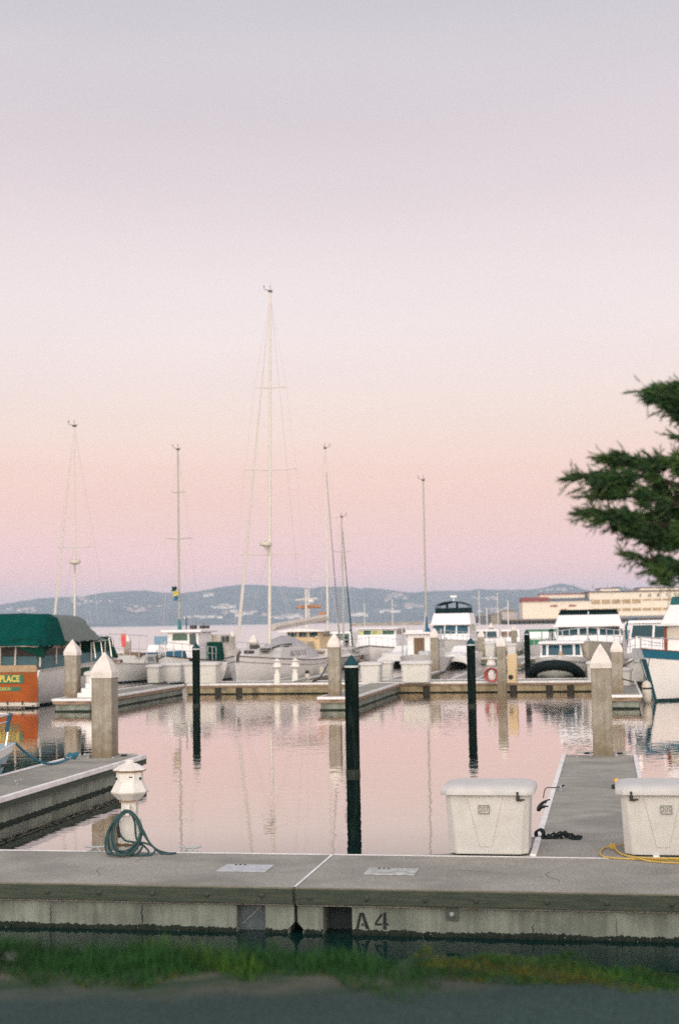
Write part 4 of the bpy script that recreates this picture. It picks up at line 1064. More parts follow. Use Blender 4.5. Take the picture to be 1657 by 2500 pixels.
def hull_parts(e, H, m, boot=bootM, stripe=None, stripe_z=(-.32, -.24), rubm=None):
    h = H.body().build('hull', m, e, smooth=35)
    if boot: H.strip(-.05, .09, .01).build('boot_stripe', boot, e)
    if stripe: H.strip(stripe_z[0], stripe_z[1], .012, fromtop=True).build('hull_stripe', stripe, e)
    if rubm: H.strip(-.05, .03, .03, fromtop=True).build('rub_rail', rubm, e)
    return h
def window_band(mb, x0, x1, y, z0, z1, n, slope=0.0, gap=.08, th=.02):
    pass
def fenders(e, H, ts, sides, r=.13):
    for t in ts:
        for sd in sides:
            p_ = H.pt(t, 1, sd); y = p_.y + sd * r
            MB().lathe([(.02, -.36), (r * .8, -.30), (r, -.18), (r, .18), (r * .8, .30), (.02, .36)], 10, c=(p_.x, y, p_.z - .75)).tube([(p_.x, y, p_.z - .42), (p_.x, p_.y * .96, p_.z + .05)], .015, 4).build('fender', gel2, e, smooth=50)
def side_windows(e, xs, y0, z0, z1, m, iny=0.0, h0=0, h1=1, name='window'):
    """flat panes on both sides; iny is how far the wall leans in between heights h0 and h1"""
    for (xa, xb) in xs:
        for sd in (1, -1):
            f = lambda z: sd * (y0 - iny * (z - h0) / (h1 - h0) + .012)
            g_ = lambda z: sd * (y0 - iny * (z - h0) / (h1 - h0) - .01)
            MB().rings([[(xa, f(z0), z0), (xb, f(z0), z0), (xb, g_(z0), z0), (xa, g_(z0), z0)], [(xa + .04, f(z1), z1), (xb - .04, f(z1), z1), (xb - .04, g_(z1), z1), (xa + .04, g_(z1), z1)]]).build(name, m, e)
def front_windows(e, x, inx, h0, h1, panes, z0, z1, m, sgn=1, name='window', taper=.05):
    """panes (y0,y1) on the end wall at x that leans by inx"""
    for (ya, yb) in panes:
        f = lambda z: x - sgn * (inx * (z - h0) / (h1 - h0)) + sgn * .014
        g_ = lambda z: x - sgn * (inx * (z - h0) / (h1 - h0)) - sgn * .012
        ta = taper if ya < 0 else 0; tb = taper if yb > 0 else 0
        MB().rings([[(f(z0), ya, z0), (f(z0), yb, z0), (g_(z0), yb, z0), (g_(z0), ya, z0)], [(f(z1), ya + ta, z1), (f(z1), yb - tb, z1), (g_(z1), yb - tb, z1), (g_(z1), ya + ta, z1)]]).build(name, m, e)

def rig(e, xm, zb, zt, r, spreads=(), L=10, bow=(5, 1.2), stern=(-5, 1.0), furl=None, furl_to=.97, beam=1.2, mm=mastM, radar=None, wires=True, furlm=sailM, lw=.007):
    m = MB().tube([(xm, 0, zb), (xm, 0, zb + (zt - zb) * .5), (xm, 0, zt)], r, 8, r1=r * .62).build('mast', mm, e, smooth=60)
    for (z, hw) in spreads:
        MB().tube([(xm - .12, -hw, z + .06), (xm, 0, z), (xm - .12, hw, z + .06)], .026, 5).build('spreader', mm, m)
    if furl:
        fx, fz = bow
        a = Vector((fx, 0, fz)); c = Vector((xm + .12, 0, zt * furl_to)); d = c - a
        MB().tube([a + d * .03, a + d * .06, a + d * .5, a + d * .93, a + d * .97], furl * .5, 7, r1=furl * .55).build('furled_sail', furlm, e, smooth=60) if False else \
            MB().rings([[a + d * k + Vector((math.cos(q) * rr * .7, math.sin(q) * rr, 0)) for q in [j * math.pi / 4 for j in range(8)]] for k, rr in ((.03, .02), (.05, furl), (.35, furl * .75), (.7, furl * .42), (.95, .015))]).build('furled_sail', furlm, e, smooth=60)
        MB().tube([a, c], lw, 4).build('forestay', wireM, e)
    if wires:
        w = MB()
        if not furl: w.tube([(bow[0], 0, bow[1]), (xm, 0, zt * .98)], lw, 4)
        w.tube([(stern[0], 0, stern[1]), (xm, 0, zt)], lw * .8, 4)
        for sd in (1, -1):
            if spreads:
                pts = [(xm - .1, sd * beam, bow[1] * .8)] + [(xm - .12, sd * hw, z) for z, hw in sorted(spreads)] + [(xm, 0, zt * .985)]
                w.tube(pts, lw * .8, 4)
                z0, h0 = sorted(spreads)[0]
                w.tube([(xm + .3, sd * beam * .9, bow[1] * .8), (xm, 0, z0)], lw * .8, 4)
                w.tube([(xm - .5, sd * beam * .9, bow[1] * .8), (xm, 0, z0 + .3)], lw * .8, 4)
            else: w.tube([(xm - .1, sd * beam, bow[1] * .8), (xm, 0, zt * .98)], lw * .8, 4)
        w.build('rigging', wireM, e)
    t = MB().tube([(xm, 0, zt), (xm, 0, zt + .35)], .012, 4).tube([(xm - .05, 0, zt + .05), (xm - .35, .05, zt + .12)], .018, 4).tube([(xm, .0, zt + .02), (xm + .1, -.3, zt + .1), (xm + .1, -.3, zt + .22)], .014, 4)
    t.box((xm + .1, -.3, zt + .25), (.18, .03, .05)).box((xm, 0, zt), (.3, .16, .07))
    t.build('masthead_gear', ironM, m)
    if radar:
        z, sd = radar
        MB().lathe([(.05, -.30), (.10, -.12), (.30, -.08), (.33, .0), (.30, .10), (.12, .16)], 14, c=(xm + .35, sd, z)).tube([(xm, 0, z - .28), (xm + .35, sd, z - .14)], .03, 5).tube([(xm, 0, z - .7), (xm + .35, sd, z - .14)], .02, 5).build('radar', gel2, m, smooth=50)
    return m

def boat_at(name, label, cat, px, Y, rz, group=None):
    """px: photo column of the boat's origin at forward distance Y"""
    py = 1519.5
    p = D(px, 1523, Y)
    return thing(name, label, cat, (p.x, p.y, 0), rz, group), p
def ztop(px, py, Y): return D(px, py, Y).z

# ---- 1 big white sailboat in the centre ---------------------------------------
e, p = boat_at('sailboat', 'large white sailboat with the tallest mast, bow at the far walkway', 'sailboat', 667, 73.2, HB, 'sailing yachts')
H = Hull(15.5, 4.3, 1.62, 1.25, 1.2, tw=.72, rake=.6, full=.16, bexp=2.0)
hull_parts(e, H, gelM, boot=bootM, stripe=mat('grey_pinstripe', (.16, .16, .17), .5), stripe_z=(-.30, -.27), rubm=mat('toe_rail', (.2, .17, .15), .6))
MB().frus(-3.6, 4.2, -1.25, 1.25, 1.2, 1.85, .2, 1.6, .22, .22).build('cabin', deckW, e, bevel=.06)
side_windows(e, [(-2.9, -1.5), (-1.2, 0.0), (.3, 1.3)], 1.25, 1.42, 1.68, glassD, .22, 1.2, 1.85)
zt = ztop(651, 714, 72.4)
e.rotation_euler[0] = -R(.85)
rig(e, 1.0, 1.6, zt, .09, [(ztop(651, 1352, 71), 1.75), (ztop(651, 1142, 71), 1.35), (ztop(651, 938, 71), .85)], bow=(7.5, 1.75), stern=(-7.5, 1.5), furl=.085, beam=1.9, radar=(ztop(651, 1326, 71), -.12), lw=.008)
bo = MB().tube([(.6, 0, 2.75), (-4.2, 2.0, 3.30)], .09, 8); bo.build('boom', mastM, e, smooth=60)
MB().rings([[Vector((.6 - 4.8 * k, 2.0 * k, 2.75 + .55 * k)) + Vector((0, math.cos(q) * (.15 - .03 * k), .12 + math.sin(q) * (.17 - .04 * k))) for q in [j * math.pi / 4 for j in range(8)]] for k in (.03, .3, .6, .95)]).build('sail_cover', sailM, e, smooth=60)
# grey boom tent over the cockpit
rs = []
for k, (x, h_, w_) in enumerate([(1.5, 1.9, .45), (.3, 2.25, .85), (-1.5, 2.42, 1.25), (-3.5, 2.38, 1.45), (-5.2, 2.1, 1.4), (-6.5, 1.45, 1.2)]):
    rs.append([(x, w_ * .98, 1.15 + .05 * (k % 2)), (x, w_ * .8, 1.15 + (h_ - 1.15) * .45), (x, w_ * .35, 1.15 + (h_ - 1.15) * .85), (x, 0, h_), (x, -w_ * .35, 1.15 + (h_ - 1.15) * .85), (x, -w_ * .8, 1.15 + (h_ - 1.15) * .45), (x, -w_ * .98, 1.15)])
MB().rings(rs).build('cockpit_cover', tarpG, e, smooth=50)
H.rail(.62, 8, .55, 1.0, r=.016, mid=True).build('guard_rail', steelM, e)
fenders(e, H, (.3, .45), (1,), .15)
for c_, s_g in (((5.6, .1, 1.72), (.5, .4, .16)), ((3.1, .3, 1.78), (.7, .5, .14)), ((2.5, -.4, 1.90), (.5, .4, .2)), ((-.3, .6, 1.92), (.6, .4, .12))): MB().box(c_, s_g).build('deck_hatch', ironM, e, bevel=.03)
MB().tube([(3.8, .5, 1.78), (1.5, .7, 1.98), (-.5, .8, 2.0)], .05).build('deck_pole', ironM, e)
MB().tube([(6.9, 0, 1.75), (7.7, .1, 1.6), (7.75, .1, 1.3)], .07).build('anchor', ironM, e)
MB().tube(bez([(5.2, 2.08, .38), (4.0, 2.16, .30), (2.4, 2.2, .42)], 6), .035).tube(bez([(5.3, 2.05, .22), (4.0, 2.2, .16), (2.3, 2.24, .28)], 6), .03).build('dock_line', ironM, e) if False else None
rope('dock_line', [G(763, 1664, .5), G(780, 1657, .55) + Vector((0, 2, 0)), G(800, 1651, .5) + Vector((0, 4, .5))], .03, ropeB, 'dark mooring line running from the walkway to the big sailboat', 'rope')

# ---- generic sailboats -----------------------------------------------------------
def sailboat(label, pxm, Y, pytop, rz, L, B, fb, r=.08, spr=(), furl=.08, furl_to=.97, J=None, cover=None, hullm=gelM, mm=mastM, radar=None, furlm=sailM, zb=1.2, boomlen=None, stripe=None, wires=True, cabin=True, coverz=None):
    e, p = boat_at('sailboat', label, 'sailboat', pxm, Y, rz, 'sailing yachts')
    # the mast stands over the origin
    H = Hull(L, B, fb, fb * .8, fb * .78, rake=.6, full=.4, bexp=2.0)
    xo = -L * .10
    hb_ = H.body(); hb_.v = [(v_[0] + xo, v_[1], v_[2]) for v_ in hb_.v]; hb_.build('hull', hullm, e, smooth=35)
    for st_, m_ in ((H.strip(-.05, .08, .01), bootM), (H.strip(-.06, .02, .02, fromtop=True), stripe or mat('toe_rail', (.2, .17, .15), .6))):
        st_.v = [(v_[0] + xo, v_[1], v_[2]) for v_ in st_.v]; st_.build('hull_stripe', m_, e)
    if cabin:
        MB().frus(-L * .30 + xo, L * .18 + xo, -B * .3, B * .3, fb * .78, fb * .78 + .55, .15, .8, .14, .14).build('cabin', deckW, e, bevel=.05)
        side_windows(e, [(-L * .2 + xo, -L * .08 + xo), (-L * .05 + xo, L * .04 + xo)], B * .3, fb * .78 + .18, fb * .78 + .4, glassD, .14, fb * .78, fb * .78 + .55)
    zt = ztop(pxm, pytop, Y)
    bowx = L / 2 + xo if J is None else J
    rig(e, 0, zb, zt, r, [(ztop(pxm, py_, Y), w_ / F * Y) for py_, w_ in spr], bow=(bowx, fb), stern=(-L / 2 + xo, fb * .8), furl=furl, furl_to=furl_to, beam=B * .42, mm=mm, radar=radar, furlm=furlm, wires=wires)
    bl = boomlen or L * .34; bz_ = fb * .78 + 1.25
    MB().tube([(-.05, 0, bz_), (-bl, 0, bz_ + .05)], .07, 6).build('boom', mm, e, smooth=60)
    if cover:
        MB().rings([[Vector((-.1 - (bl - .1) * k, math.cos(q) * rr * .7, bz_ + .12 + rr * .55 + math.sin(q) * rr)) for q in [j * math.pi / 4 for j in range(8)]] for k, rr in ((-.02, .26), (0.0, .36), (.06, .34), (.3, .24), (.7, .16), (1.0, .08))]).build('sail_cover', cover, e, smooth=50)
        MB().rings([[(.12, -.10, bz_ + .1), (.12, .10, bz_ + .1), (-.4, .12, bz_ + .1), (-.4, -.12, bz_ + .1)], [(.1, -.05, bz_ + 1.3), (.1, .05, bz_ + 1.3), (-.10, .05, bz_ + 1.3), (-.10, -.05, bz_ + 1.3)]]).build('mast_cover', cover, e)
    H2 = H.rail(.6, 7, .6, 1.0, r=.014); H2.v = [(v_[0] + xo, v_[1], v_[2]) for v_ in H2.v]; H2.build('guard_rail', steelM, e)
    return e
sailboat('sailboat with a furled white foresail and radar, behind the green canopied boat', 183, 79, 1040, HB, 11.0, 3.4, 1.2, r=.07, spr=[(1337, 44)], furl=.09, J=3.6, radar=(ztop(183, 1373, 79), .15), mm=mastM)
e433 = sailboat('sailboat with a teal sail cover and small flag, behind the workboat', 438, 86, 1097, HB, 9.5, 3.1, 1.1, r=.075, spr=[(1203, 18), (1316, 34)], furl=None, cover=mat('teal_sail_cover', (.03, .20, .22), .8, var=.2, scale=4), mm=mastG)
sailboat('sailboat whose mast leans over the large black pile, dark furled stay to its right', 800, 94, 1094, HF, 11.0, 3.4, 1.1, r=.085, spr=[(1265, 29), (1409, 38)], furl=.055, furl_to=.93, mm=mastM, furlm=mat('weathered_sail', (.26, .22, .22), .9))
sailboat('smaller sailboat with a dark green furled stay, just right of the large pile', 838, 100, 1262, HF, 9.0, 3.0, 1.0, r=.07, spr=[(1348, 21)], furl=.06, furl_to=.95, mm=mastG, furlm=greenC)
sailboat('sailboat with a deep blue sail cover and slim mast left of the bridge deck yacht', 1040, 88, 1172, HB, 8.6, 2.9, 1.0, r=.07, furl=.09, furl_to=.34, J=2.0, cover=mat('blue_sail_cover', (.02, .12, .22), .8, var=.2, scale=4), mm=mastG, wires=False)
# flag
p = D(428, 1450, 85.5)
e = thing('flag', 'small green and yellow flag flying beside the mast behind the workboat', 'flag', p, 0)
MB().rings([[(-.22 + .05 * math.sin(k * 2), .05 * math.sin(k * 3), .42 - .14 * k), (.08 + .05 * math.sin(k * 2.4), .08 * math.sin(k * 2.1), .46 - .14 * k), (.08 + .05 * math.sin(k * 2.4), .08 * math.sin(k * 2.1) + .02, .46 - .14 * k), (-.22 + .05 * math.sin(k * 2), .05 * math.sin(k * 3) + .02, .42 - .14 * k)] for k in range(3)]).build('cloth', greenC, e)
MB().rings([[(-.14 + .05 * math.sin(k * 2), .05 * math.sin(k * 3), .14 - .14 * k), (.18 + .05 * math.sin(k * 2.4), .08 * math.sin(k * 2.1), .18 - .14 * k), (.18 + .05 * math.sin(k * 2.4), .08 * math.sin(k * 2.1) + .02, .18 - .14 * k), (-.14 + .05 * math.sin(k * 2), .05 * math.sin(k * 3) + .02, .14 - .14 * k)] for k in range(3)]).build('cloth', mat('flag_yellow', (.5, .42, .08), .8), e)
MB().rings([[(-.08, .05 * math.sin(k * 3), -.14 - .14 * k), (.16, .08 * math.sin(k * 2.1), -.12 - .14 * k), (.16, .08 * math.sin(k * 2.1) + .02, -.12 - .14 * k), (-.08, .05 * math.sin(k * 3) + .02, -.14 - .14 * k)] for k in range(3)]).build('cloth', mat('flag_blue', (.03, .12, .22), .8), e)

# ---- 2 green canopied yacht at the left -------------------------------------------
tr = G(100, 1728, 0); s_, t_ = ST(tr)
B_ = 4.2; L_ = 12.6
cs = s_ - B_ / 2 * .98; ct = t_ + L_ / 2
e = thing('motor_yacht', 'wooden sterned motor yacht under a big green canopy at the left edge', 'yacht', W(cs, ct, 0), HF, 'motor yachts')
H = Hull(L_, B_, 1.9, 1.55, 1.42, tw=.96, rake=1.2, full=.22, bexp=2.6)
hull_parts(e, H, gelM, boot=bootM, rubm=gel2)
xs_ = -L_ / 2
# varnished transom, slightly rounded outline, standing proud of the hull
w2 = B_ / 2 * .93
trp = [(-w2, .22), (-w2 - .02, .8), (-w2 * .98, 1.34), (w2 * .98, 1.34), (w2 + .02, .8), (w2, .22)]
tm = MB().prism(trp, 'x', xs_ - .05, xs_ - .005).build('transom', varM, e, bevel=.01)
MB().prism([(-w2, 1.345), (-w2 * .96, 1.62), (w2 * .94, 1.62), (w2 * .98, 1.345)], 'x', xs_ - .08, xs_ + .1).build('transom_cap', woodM, e, bevel=.03)
MB().prism([(-w2 - .06, .05), (-w2 - .06, .2), (w2 + .06, .2), (w2 + .06, .05)], 'x', xs_ - .3, xs_ + .02).build('swim_step', gel2, e, bevel=.02)
MB().bx(xs_ - .6, xs_ - .25, -w2, w2, .10, .14).build('swim_platform', gel2, e)
sw_ = MB()
for y in (-1.55, -.95, -.3, .35): sw_.bx(xs_ - .55, xs_ - .5, y - .03, y + .03, -.1, .28)
sw_.build('platform_brackets', ironM, e)
# name boards (looking at the stern the right side of the picture is local -y)
Ytr = t_; sc1 = (p.x, 1)
def stern_y(px): # local y of a picture column at the transom
    g_ = G(px, 1728, 0); return -(ST(g_)[0] - cs)
ybr, ybl = stern_y(61), stern_y(-115)
bd = MB().prism([(ybr, .93), (ybr - .0, 1.27), (ybl, 1.27), (ybl, .93)], 'x', xs_ - .075, xs_ - .052).build('name_board', signG, tm, bevel=.02)
text_mesh('PLACE', .34, goldM, 'name_lettering', bd, (xs_ - .079, stern_y(29), 1.10), (R(90), 0, R(-90)), offset=.012, sx=.83, ext=.004)
bd2 = MB().prism([(stern_y(54), .64), (stern_y(54), .80), (stern_y(-100), .80), (stern_y(-100), .64)], 'x', xs_ - .07, xs_ - .052).build('name_board', signG, tm, bevel=.01)
text_mesh('FRANCISCO', .15, goldM, 'port_lettering', bd2, (xs_ - .073, stern_y(7), .72), (R(90), 0, R(-90)), offset=.003, sx=1.05, ext=.003)
# cockpit coaming and dark inside
MB().frus(xs_ + .3, 2.2, -w2 + .12, w2 - .12, 1.45, 1.95, 0, 0, .05, .05).build('coaming', mat('coaming_blue_green', (.05, .12, .14), .6, var=.2), e)
MB().frus(xs_ + .8, -1.5, -1.5, 1.5, 1.9, 2.9, 0, .3, .08, .08).build('cabin', mat('dark_wood_cabin', (.035, .025, .02), .5, var=.5, scale=3), e)
side_windows(e, [(-4.9, -3.9), (-3.7, -2.8), (-2.6, -1.8)], 1.5, 2.2, 2.6, mat('curtained_glass', (.16, .11, .06), .3, var=.5, scale=4), .08, 1.9, 3.05)
for px in (2, 38, 97): y = stern_y(px); MB().tube([(xs_ + .05, y, 1.55), (xs_ + .1, y - .02, 2.36)], .035, 6).build('canopy_post', gel2, e)
for x in (-4.2, -2.9, -1.6, -.3, 1.4):
    for sd in (1, -1): MB().tube([(x, sd * (w2 - .1), 1.6), (x, sd * (w2 - .1), 2.4)], .028, 6).build('canopy_post', gel2, e)
MB().tube([(xs_ - .3, w2, 2.35), (xs_ - .3, stern_y(72), 2.35), (xs_ - .25, -w2 - .05, 2.33), (xs_ + 2.4, -w2 - .14, 2.36)], .025, 5).build('canopy_edge', gel2, e)
# teal canopy: ridge along the boat, steep draped stern end
def canopy(x0, x1, zr0, zr1, ze, w, m, name, hip=0.0, hip2=0.0, e=e):
    """tent over a frame: nearly flat top, steep sides, ends hipped down over hip / hip2 metres, with sag between the hoops"""
    rs = []; nn = 34
    sec = [(1.0, 0.0), (.985, .10), (.94, .38), (.88, .70), (.83, .90), (.74, .985), (.5, 1.0), (.25, 1.015)]
    sec = sec + [(0, 1.02)] + [(-a_, b_) for a_, b_ in reversed(sec)]
    for i in range(nn + 1):
        k = i / nn; x = x0 + (x1 - x0) * k; zr = zr0 + (zr1 - zr0) * k; r_ = []
        f = 1.0
        if hip: f = min(f, ((x - x0) / hip) ** .8 if x < x0 + hip else 1)
        if hip2: f = min(f, ((x1 - x) / hip2) ** .8 if x > x1 - hip2 else 1)
        for j, (yy, q) in enumerate(sec):
            sagv = .05 * (.5 - .5 * math.cos(2 * math.pi * (x - x0) / 1.1)) * (1 if 0.2 < q else .3)
            fold = .025 * math.sin(j * 2.9 + i * .25) * (1 - f * .6) + .012 * math.sin(i * 1.7 + j * 1.1)
            z = ze + (zr - ze) * q * f - sagv * f + fold - (.05 * math.sin(j * 1.3 + i * .5) ** 2 if q == 0 else 0)
            r_.append((x + .04 * math.sin(j * 1.7) * (1 - f), w * yy * (1 - .03 * (1 - f)), z))
        rs.append(r_)
    return MB().rings(rs).build(name, m, e, smooth=50)
zr = ztop(90, 1503, t_ + 14) ; zr = 3.05 + (1529 - 1503) / F * 57
canopy(xs_ - .35, xs_ + 2.3, 3.60, 3.58, 2.38, 2.18, tealC, 'canopy', hip=1.5)
canopy(xs_ + 2.25, xs_ + 7.2, 3.57, 3.52, 2.50, 2.10, greyC, 'forward_canopy', hip2=2.0)
# aft drape: hanging corner
MB().rings([[(xs_ - .32, stern_y(40), 2.66), (xs_ - .1, stern_y(100), 2.60), (xs_ + .9, -w2 + .02, 2.50), (xs_ + 2.4, -w2 - .0, 2.55)], [(xs_ - .28, stern_y(44), 2.35), (xs_ + .05, stern_y(108), 1.85), (xs_ + .9, -w2 + .06, 2.1), (xs_ + 2.2, -w2 + .05, 2.45)]], False, False, closed=False).build('canopy_flap', greenC, e)
MB().frus(.2, 3.4, -1.8, 1.8, 1.62, 2.60, .0, .7, .15, .15).build('foredeck_cover', greenC, e, bevel=.08)
wf = MB()
for x in (.3, 1.2, 2.3): wf.tube([(x, -1.82, 1.7), (x + .02, -1.70, 2.55)], .025, 5)
wf.tube([(.4, -1.73, 2.4), (2.3, -1.72, 2.45)], .02, 5); wf.build('cover_frame', steelM, e)
MB().frus(-3.0, -1.2, -w2 - .0, -w2 + .02, .9, 1.25, .02, .02, 0, 0).build('port_light', glassG, e) if False else None
Hs = H
for (ta, tb) in ((.32, .42),):
    mbw = MB()
    for side in (-1, 1):
        q = lambda t, z: (z + H.draft) / (H.sheer(t) + H.draft)
        mbw.rings([[H.pt(ta, q(ta, 1.02), side, .015), H.pt(tb, q(tb, 1.02), side, .015), H.pt(tb, q(tb, 1.02), side, 0), H.pt(ta, q(ta, 1.02), side, 0)], [H.pt(ta, q(ta, 1.38), side, .015), H.pt(tb, q(tb, 1.38), side, .015), H.pt(tb, q(tb, 1.38), side, 0), H.pt(ta, q(ta, 1.38), side, 0)]])
    mbw.build('side_window', glassG, e)
H.rail(.75, 7, .72, 1.0, r=.018, mid=True).build('bow_rail', steelM, e)

# ---- blue hulled boat whose bow peeks in at the left edge -----------------------------
bp_ = D(36, 1809, 26.0)
ang = R(90) - A - R(20)
hd = Vector((math.cos(ang), math.sin(ang), 0))
o_ = Vector((bp_.x, bp_.y, 0)) - hd * 3.5
e = thing('sailboat', 'small pale blue boat bow with a steel rail at the left edge', 'boat', o_, ang)
H = Hull(7.0, 2.4, .98, .8, .8, rake=.9, full=.4, bexp=2.0)
hull_parts(e, H, paleB, boot=gelM)
H.strip(-.16, .02, .014, fromtop=True).build('sheer_stripe', gelM, e)
MB().frus(-2, 1.6, -.7, .7, .75, 1.25, .1, .8, .12, .12).build('cabin', deckW, e, bevel=.05)
rr_ = MB()
for sd in (1, -1): rr_.tube([(3.15, sd * .12, .95), (3.25, sd * .14, 1.5), (2.3, sd * .52, 1.48), (1.2, sd * .8, 1.45)], .02, 6); rr_.tube([(3.2, sd * .13, 1.38), (2.3, sd * .52, 1.36), (1.2, sd * .8, 1.33)], .012, 6); rr_.tube([(2.3, sd * .52, .88), (2.3, sd * .52, 1.48)], .014, 6)
rr_.tube([(3.25, .14, 1.5), (3.3, 0, 1.5), (3.25, -.14, 1.5)], .02, 6)
rr_.build('pulpit', steelM, e, smooth=60)
MB().tube([(3.17, -.125, 1.2), (3.22, -.13, 1.42), (3.26, -.145, 1.52)], .04, 6).build('rail_wrap', blueC, e)
MB().box((2.95, -.22, .62), (.3, .03, .05)).box((2.6, -.38, .60), (.25, .03, .05)).build('hull_lettering', ironM, e)
a_ = Vector((bp_.x, bp_.y, bp_.z - .02)); b_ = G(168, 1853, DK + .06)
rope('mooring_line', [a_ + (b_ - a_) * k + Vector((0, 0, -.22 * math.sin(math.pi * k))) for k in (0, .2, .4, .6, .8, 1)], .022, ropeBl, 'blue mooring line from the pale blue bow to a cleat on the left finger', 'rope')
kb = MB()
for k in range(4): kb.tube([Vector((.10 * math.cos(t) + .02 * k, .05 * math.sin(t), .03 + .025 * k + .02 * math.sin(2 * t))) for t in [i * 2 * math.pi / 14 for i in range(15)]], .02, 6)
o = kb.build('rope_coil', ropeBl, None, smooth=80); o.location = G(172, 1854, DK); tag(o, 'small dark blue rope coil around the left finger cleat', 'rope')

# ---- 3 workboat with a pilothouse --------------------------------------------------------
e, p = boat_at('workboat', 'small white workboat with a square pilothouse, behind the left storage boxes', 'boat', 468, 78, HB)
H = Hull(9.5, 3.2, 1.5, 1.1, 1.0, tw=.85, rake=.7, full=.25)
hull_parts(e, H, gelM, rubm=ironM)
zz = lambda y: 3.05 + (1526 - y) / F * 76
MB().frus(-1.6, 1.2, -1.05, .75, 1.0, zz(1545), .1, .05, .04, .04).build('pilothouse', gelS, e, bevel=.03)
MB().bx(-2.0, 1.5, -1.3, .95, zz(1545) + .005, zz(1538)).build('roof', gelS, e, bevel=.05)
front_windows(e, 1.2, .05, 1.0, zz(1545), [(-.75, .12)], zz(1564), zz(1547), glassG)
front_windows(e, 1.2, .05, 1.0, zz(1545), [(.22, .62)], zz(1575), zz(1547), glassD, name='door')
MB().frus(-4.2, -1.7, -1.2, 1.15, 1.0, zz(1552), .05, .0, .05, .05).build('aft_cabin', gel2, e, bevel=.04)
side_windows(e, [(-3.6, -2.9), (-2.7, -2.1)], 1.17, zz(1572), zz(1556), glassD, .05, 1.0, zz(1552))
H.rail(.7, 8, .55, 1.0, r=.02, mid=True).build('bow_rail', steelM, e)
fenders(e, H, (.6, .75), (1,))
MB().tube([(.0, -.3, zz(1538)), (0, -.3, zz(1505))], .03).tube([(-.6, .5, zz(1538)), (-.6, .5, zz(1520))], .02).box((.0, .1, zz(1532)), (.4, .3, .2)).box((-.8, .5, zz(1532)), (.3, .5, .16)).build('roof_gear', ironM, e)
MB().frus(2.4, 3.4, -.5, .5, 1.2, 1.7, .1, .1, .1, .1).build('deck_box', blueC, e, bevel=.03)
MB().tube([(1.9, 1.0, 1.1), (3.0, .9, 1.2), (3.6, .5, 1.3)], .08).build('rolled_hose', ironM, e); MB().box((2.2, -1.0, 1.3), (.4, .5, .4)).build('deck_bin', ironM, e, bevel=.04)

e, p = boat_at('motorboat', 'low boat with a dark green outboard cover, right of the workboat', 'boat', 548, 82, HF)
H = Hull(7.5, 2.6, 1.2, 1.0, 1.0, tw=.9, rake=.6, full=.25); hull_parts(e, H, gelM, rubm=woodM)
MB().frus(-1, 1.8, -.9, .9, 1.0, 1.6, .1, .5, .1, .1).build('cabin', gel2, e, bevel=.04)
MB().frus(-3.9, -3.2, -.9, .1, 1.1, 2.1, .1, .1, .1, .1).build('engine_cover', greenC, e, bevel=.08)
MB().bx(-3.4, -2.7, .15, .8, 1.0, 1.7).build('deck_box', gelS, e, bevel=.04)
front_windows(e, 1.8, .5, 1.0, 1.6, [(-.7, -.05), (.05, .7)], 1.15, 1.5, glassD)

e, p = boat_at('motorboat', 'low white boat with a blue cover, left of the workboat', 'boat', 385, 84, HB)
H = Hull(7.0, 2.5, 1.2, .95, .9, tw=.9, rake=.8, full=.25); hull_parts(e, H, gelM, boot=bootM)
MB().rings([[(3.1, -.1, 1.25), (3.1, .1, 1.25), (3.1, .05, 1.3), (3.1, -.05, 1.3)], [(1.0, -1.0, 1.1), (1.0, 1.0, 1.1), (1.0, .6, 1.5), (1.0, -.6, 1.5)], [(-3.2, -1.05, 1.0), (-3.2, 1.05, 1.0), (-3.2, .6, 1.3), (-3.2, -.6, 1.3)]]).build('boat_cover', blueC, e, smooth=40)
MB().bx(-1.4, -1.2, -.6, .6, 1.3, 2.4).build('windscreen', mat('hazy_blue_glass', (.14, .26, .34), .3), e)
MB().frus(-1.8, -.2, -.9, .9, 1.3, 1.9, .1, .5, .1, .1).build('console', gelS, e, bevel=.04)

e, p = boat_at('motorboat', 'white boat with tall steel railings between the green canopied boat and the storage boxes', 'boat', 330, 80, HB)
H = Hull(9, 3.0, 1.15, .95, .9, tw=.85, rake=1.0, full=.3); hull_parts(e, H, gelM, rubm=gel2)
H.rail(1.5, 4, .68, 1.0, r=.02, mid=True).build('bow_rail', steelM, e)
MB().frus(-3, 1.5, -1.0, 1.0, .9, 1.4, .2, .9, .2, .2).build('cabin', deckW, e, bevel=.05)
side_windows(e, [(-2.2, -.9), (-.6, .5)], 1.0, 1.08, 1.3, glassD, .2, .9, 1.4)
for c_, s_g in (((3.0, 0, 1.15), (.6, .5, .2)), ((.6, .5, 1.45), (1.0, .3, .16)), ((-.8, -.3, 1.47), (.9, .6, .18))): MB().box(c_, s_g).build('deck_bundle', brownM, e, bevel=.06)

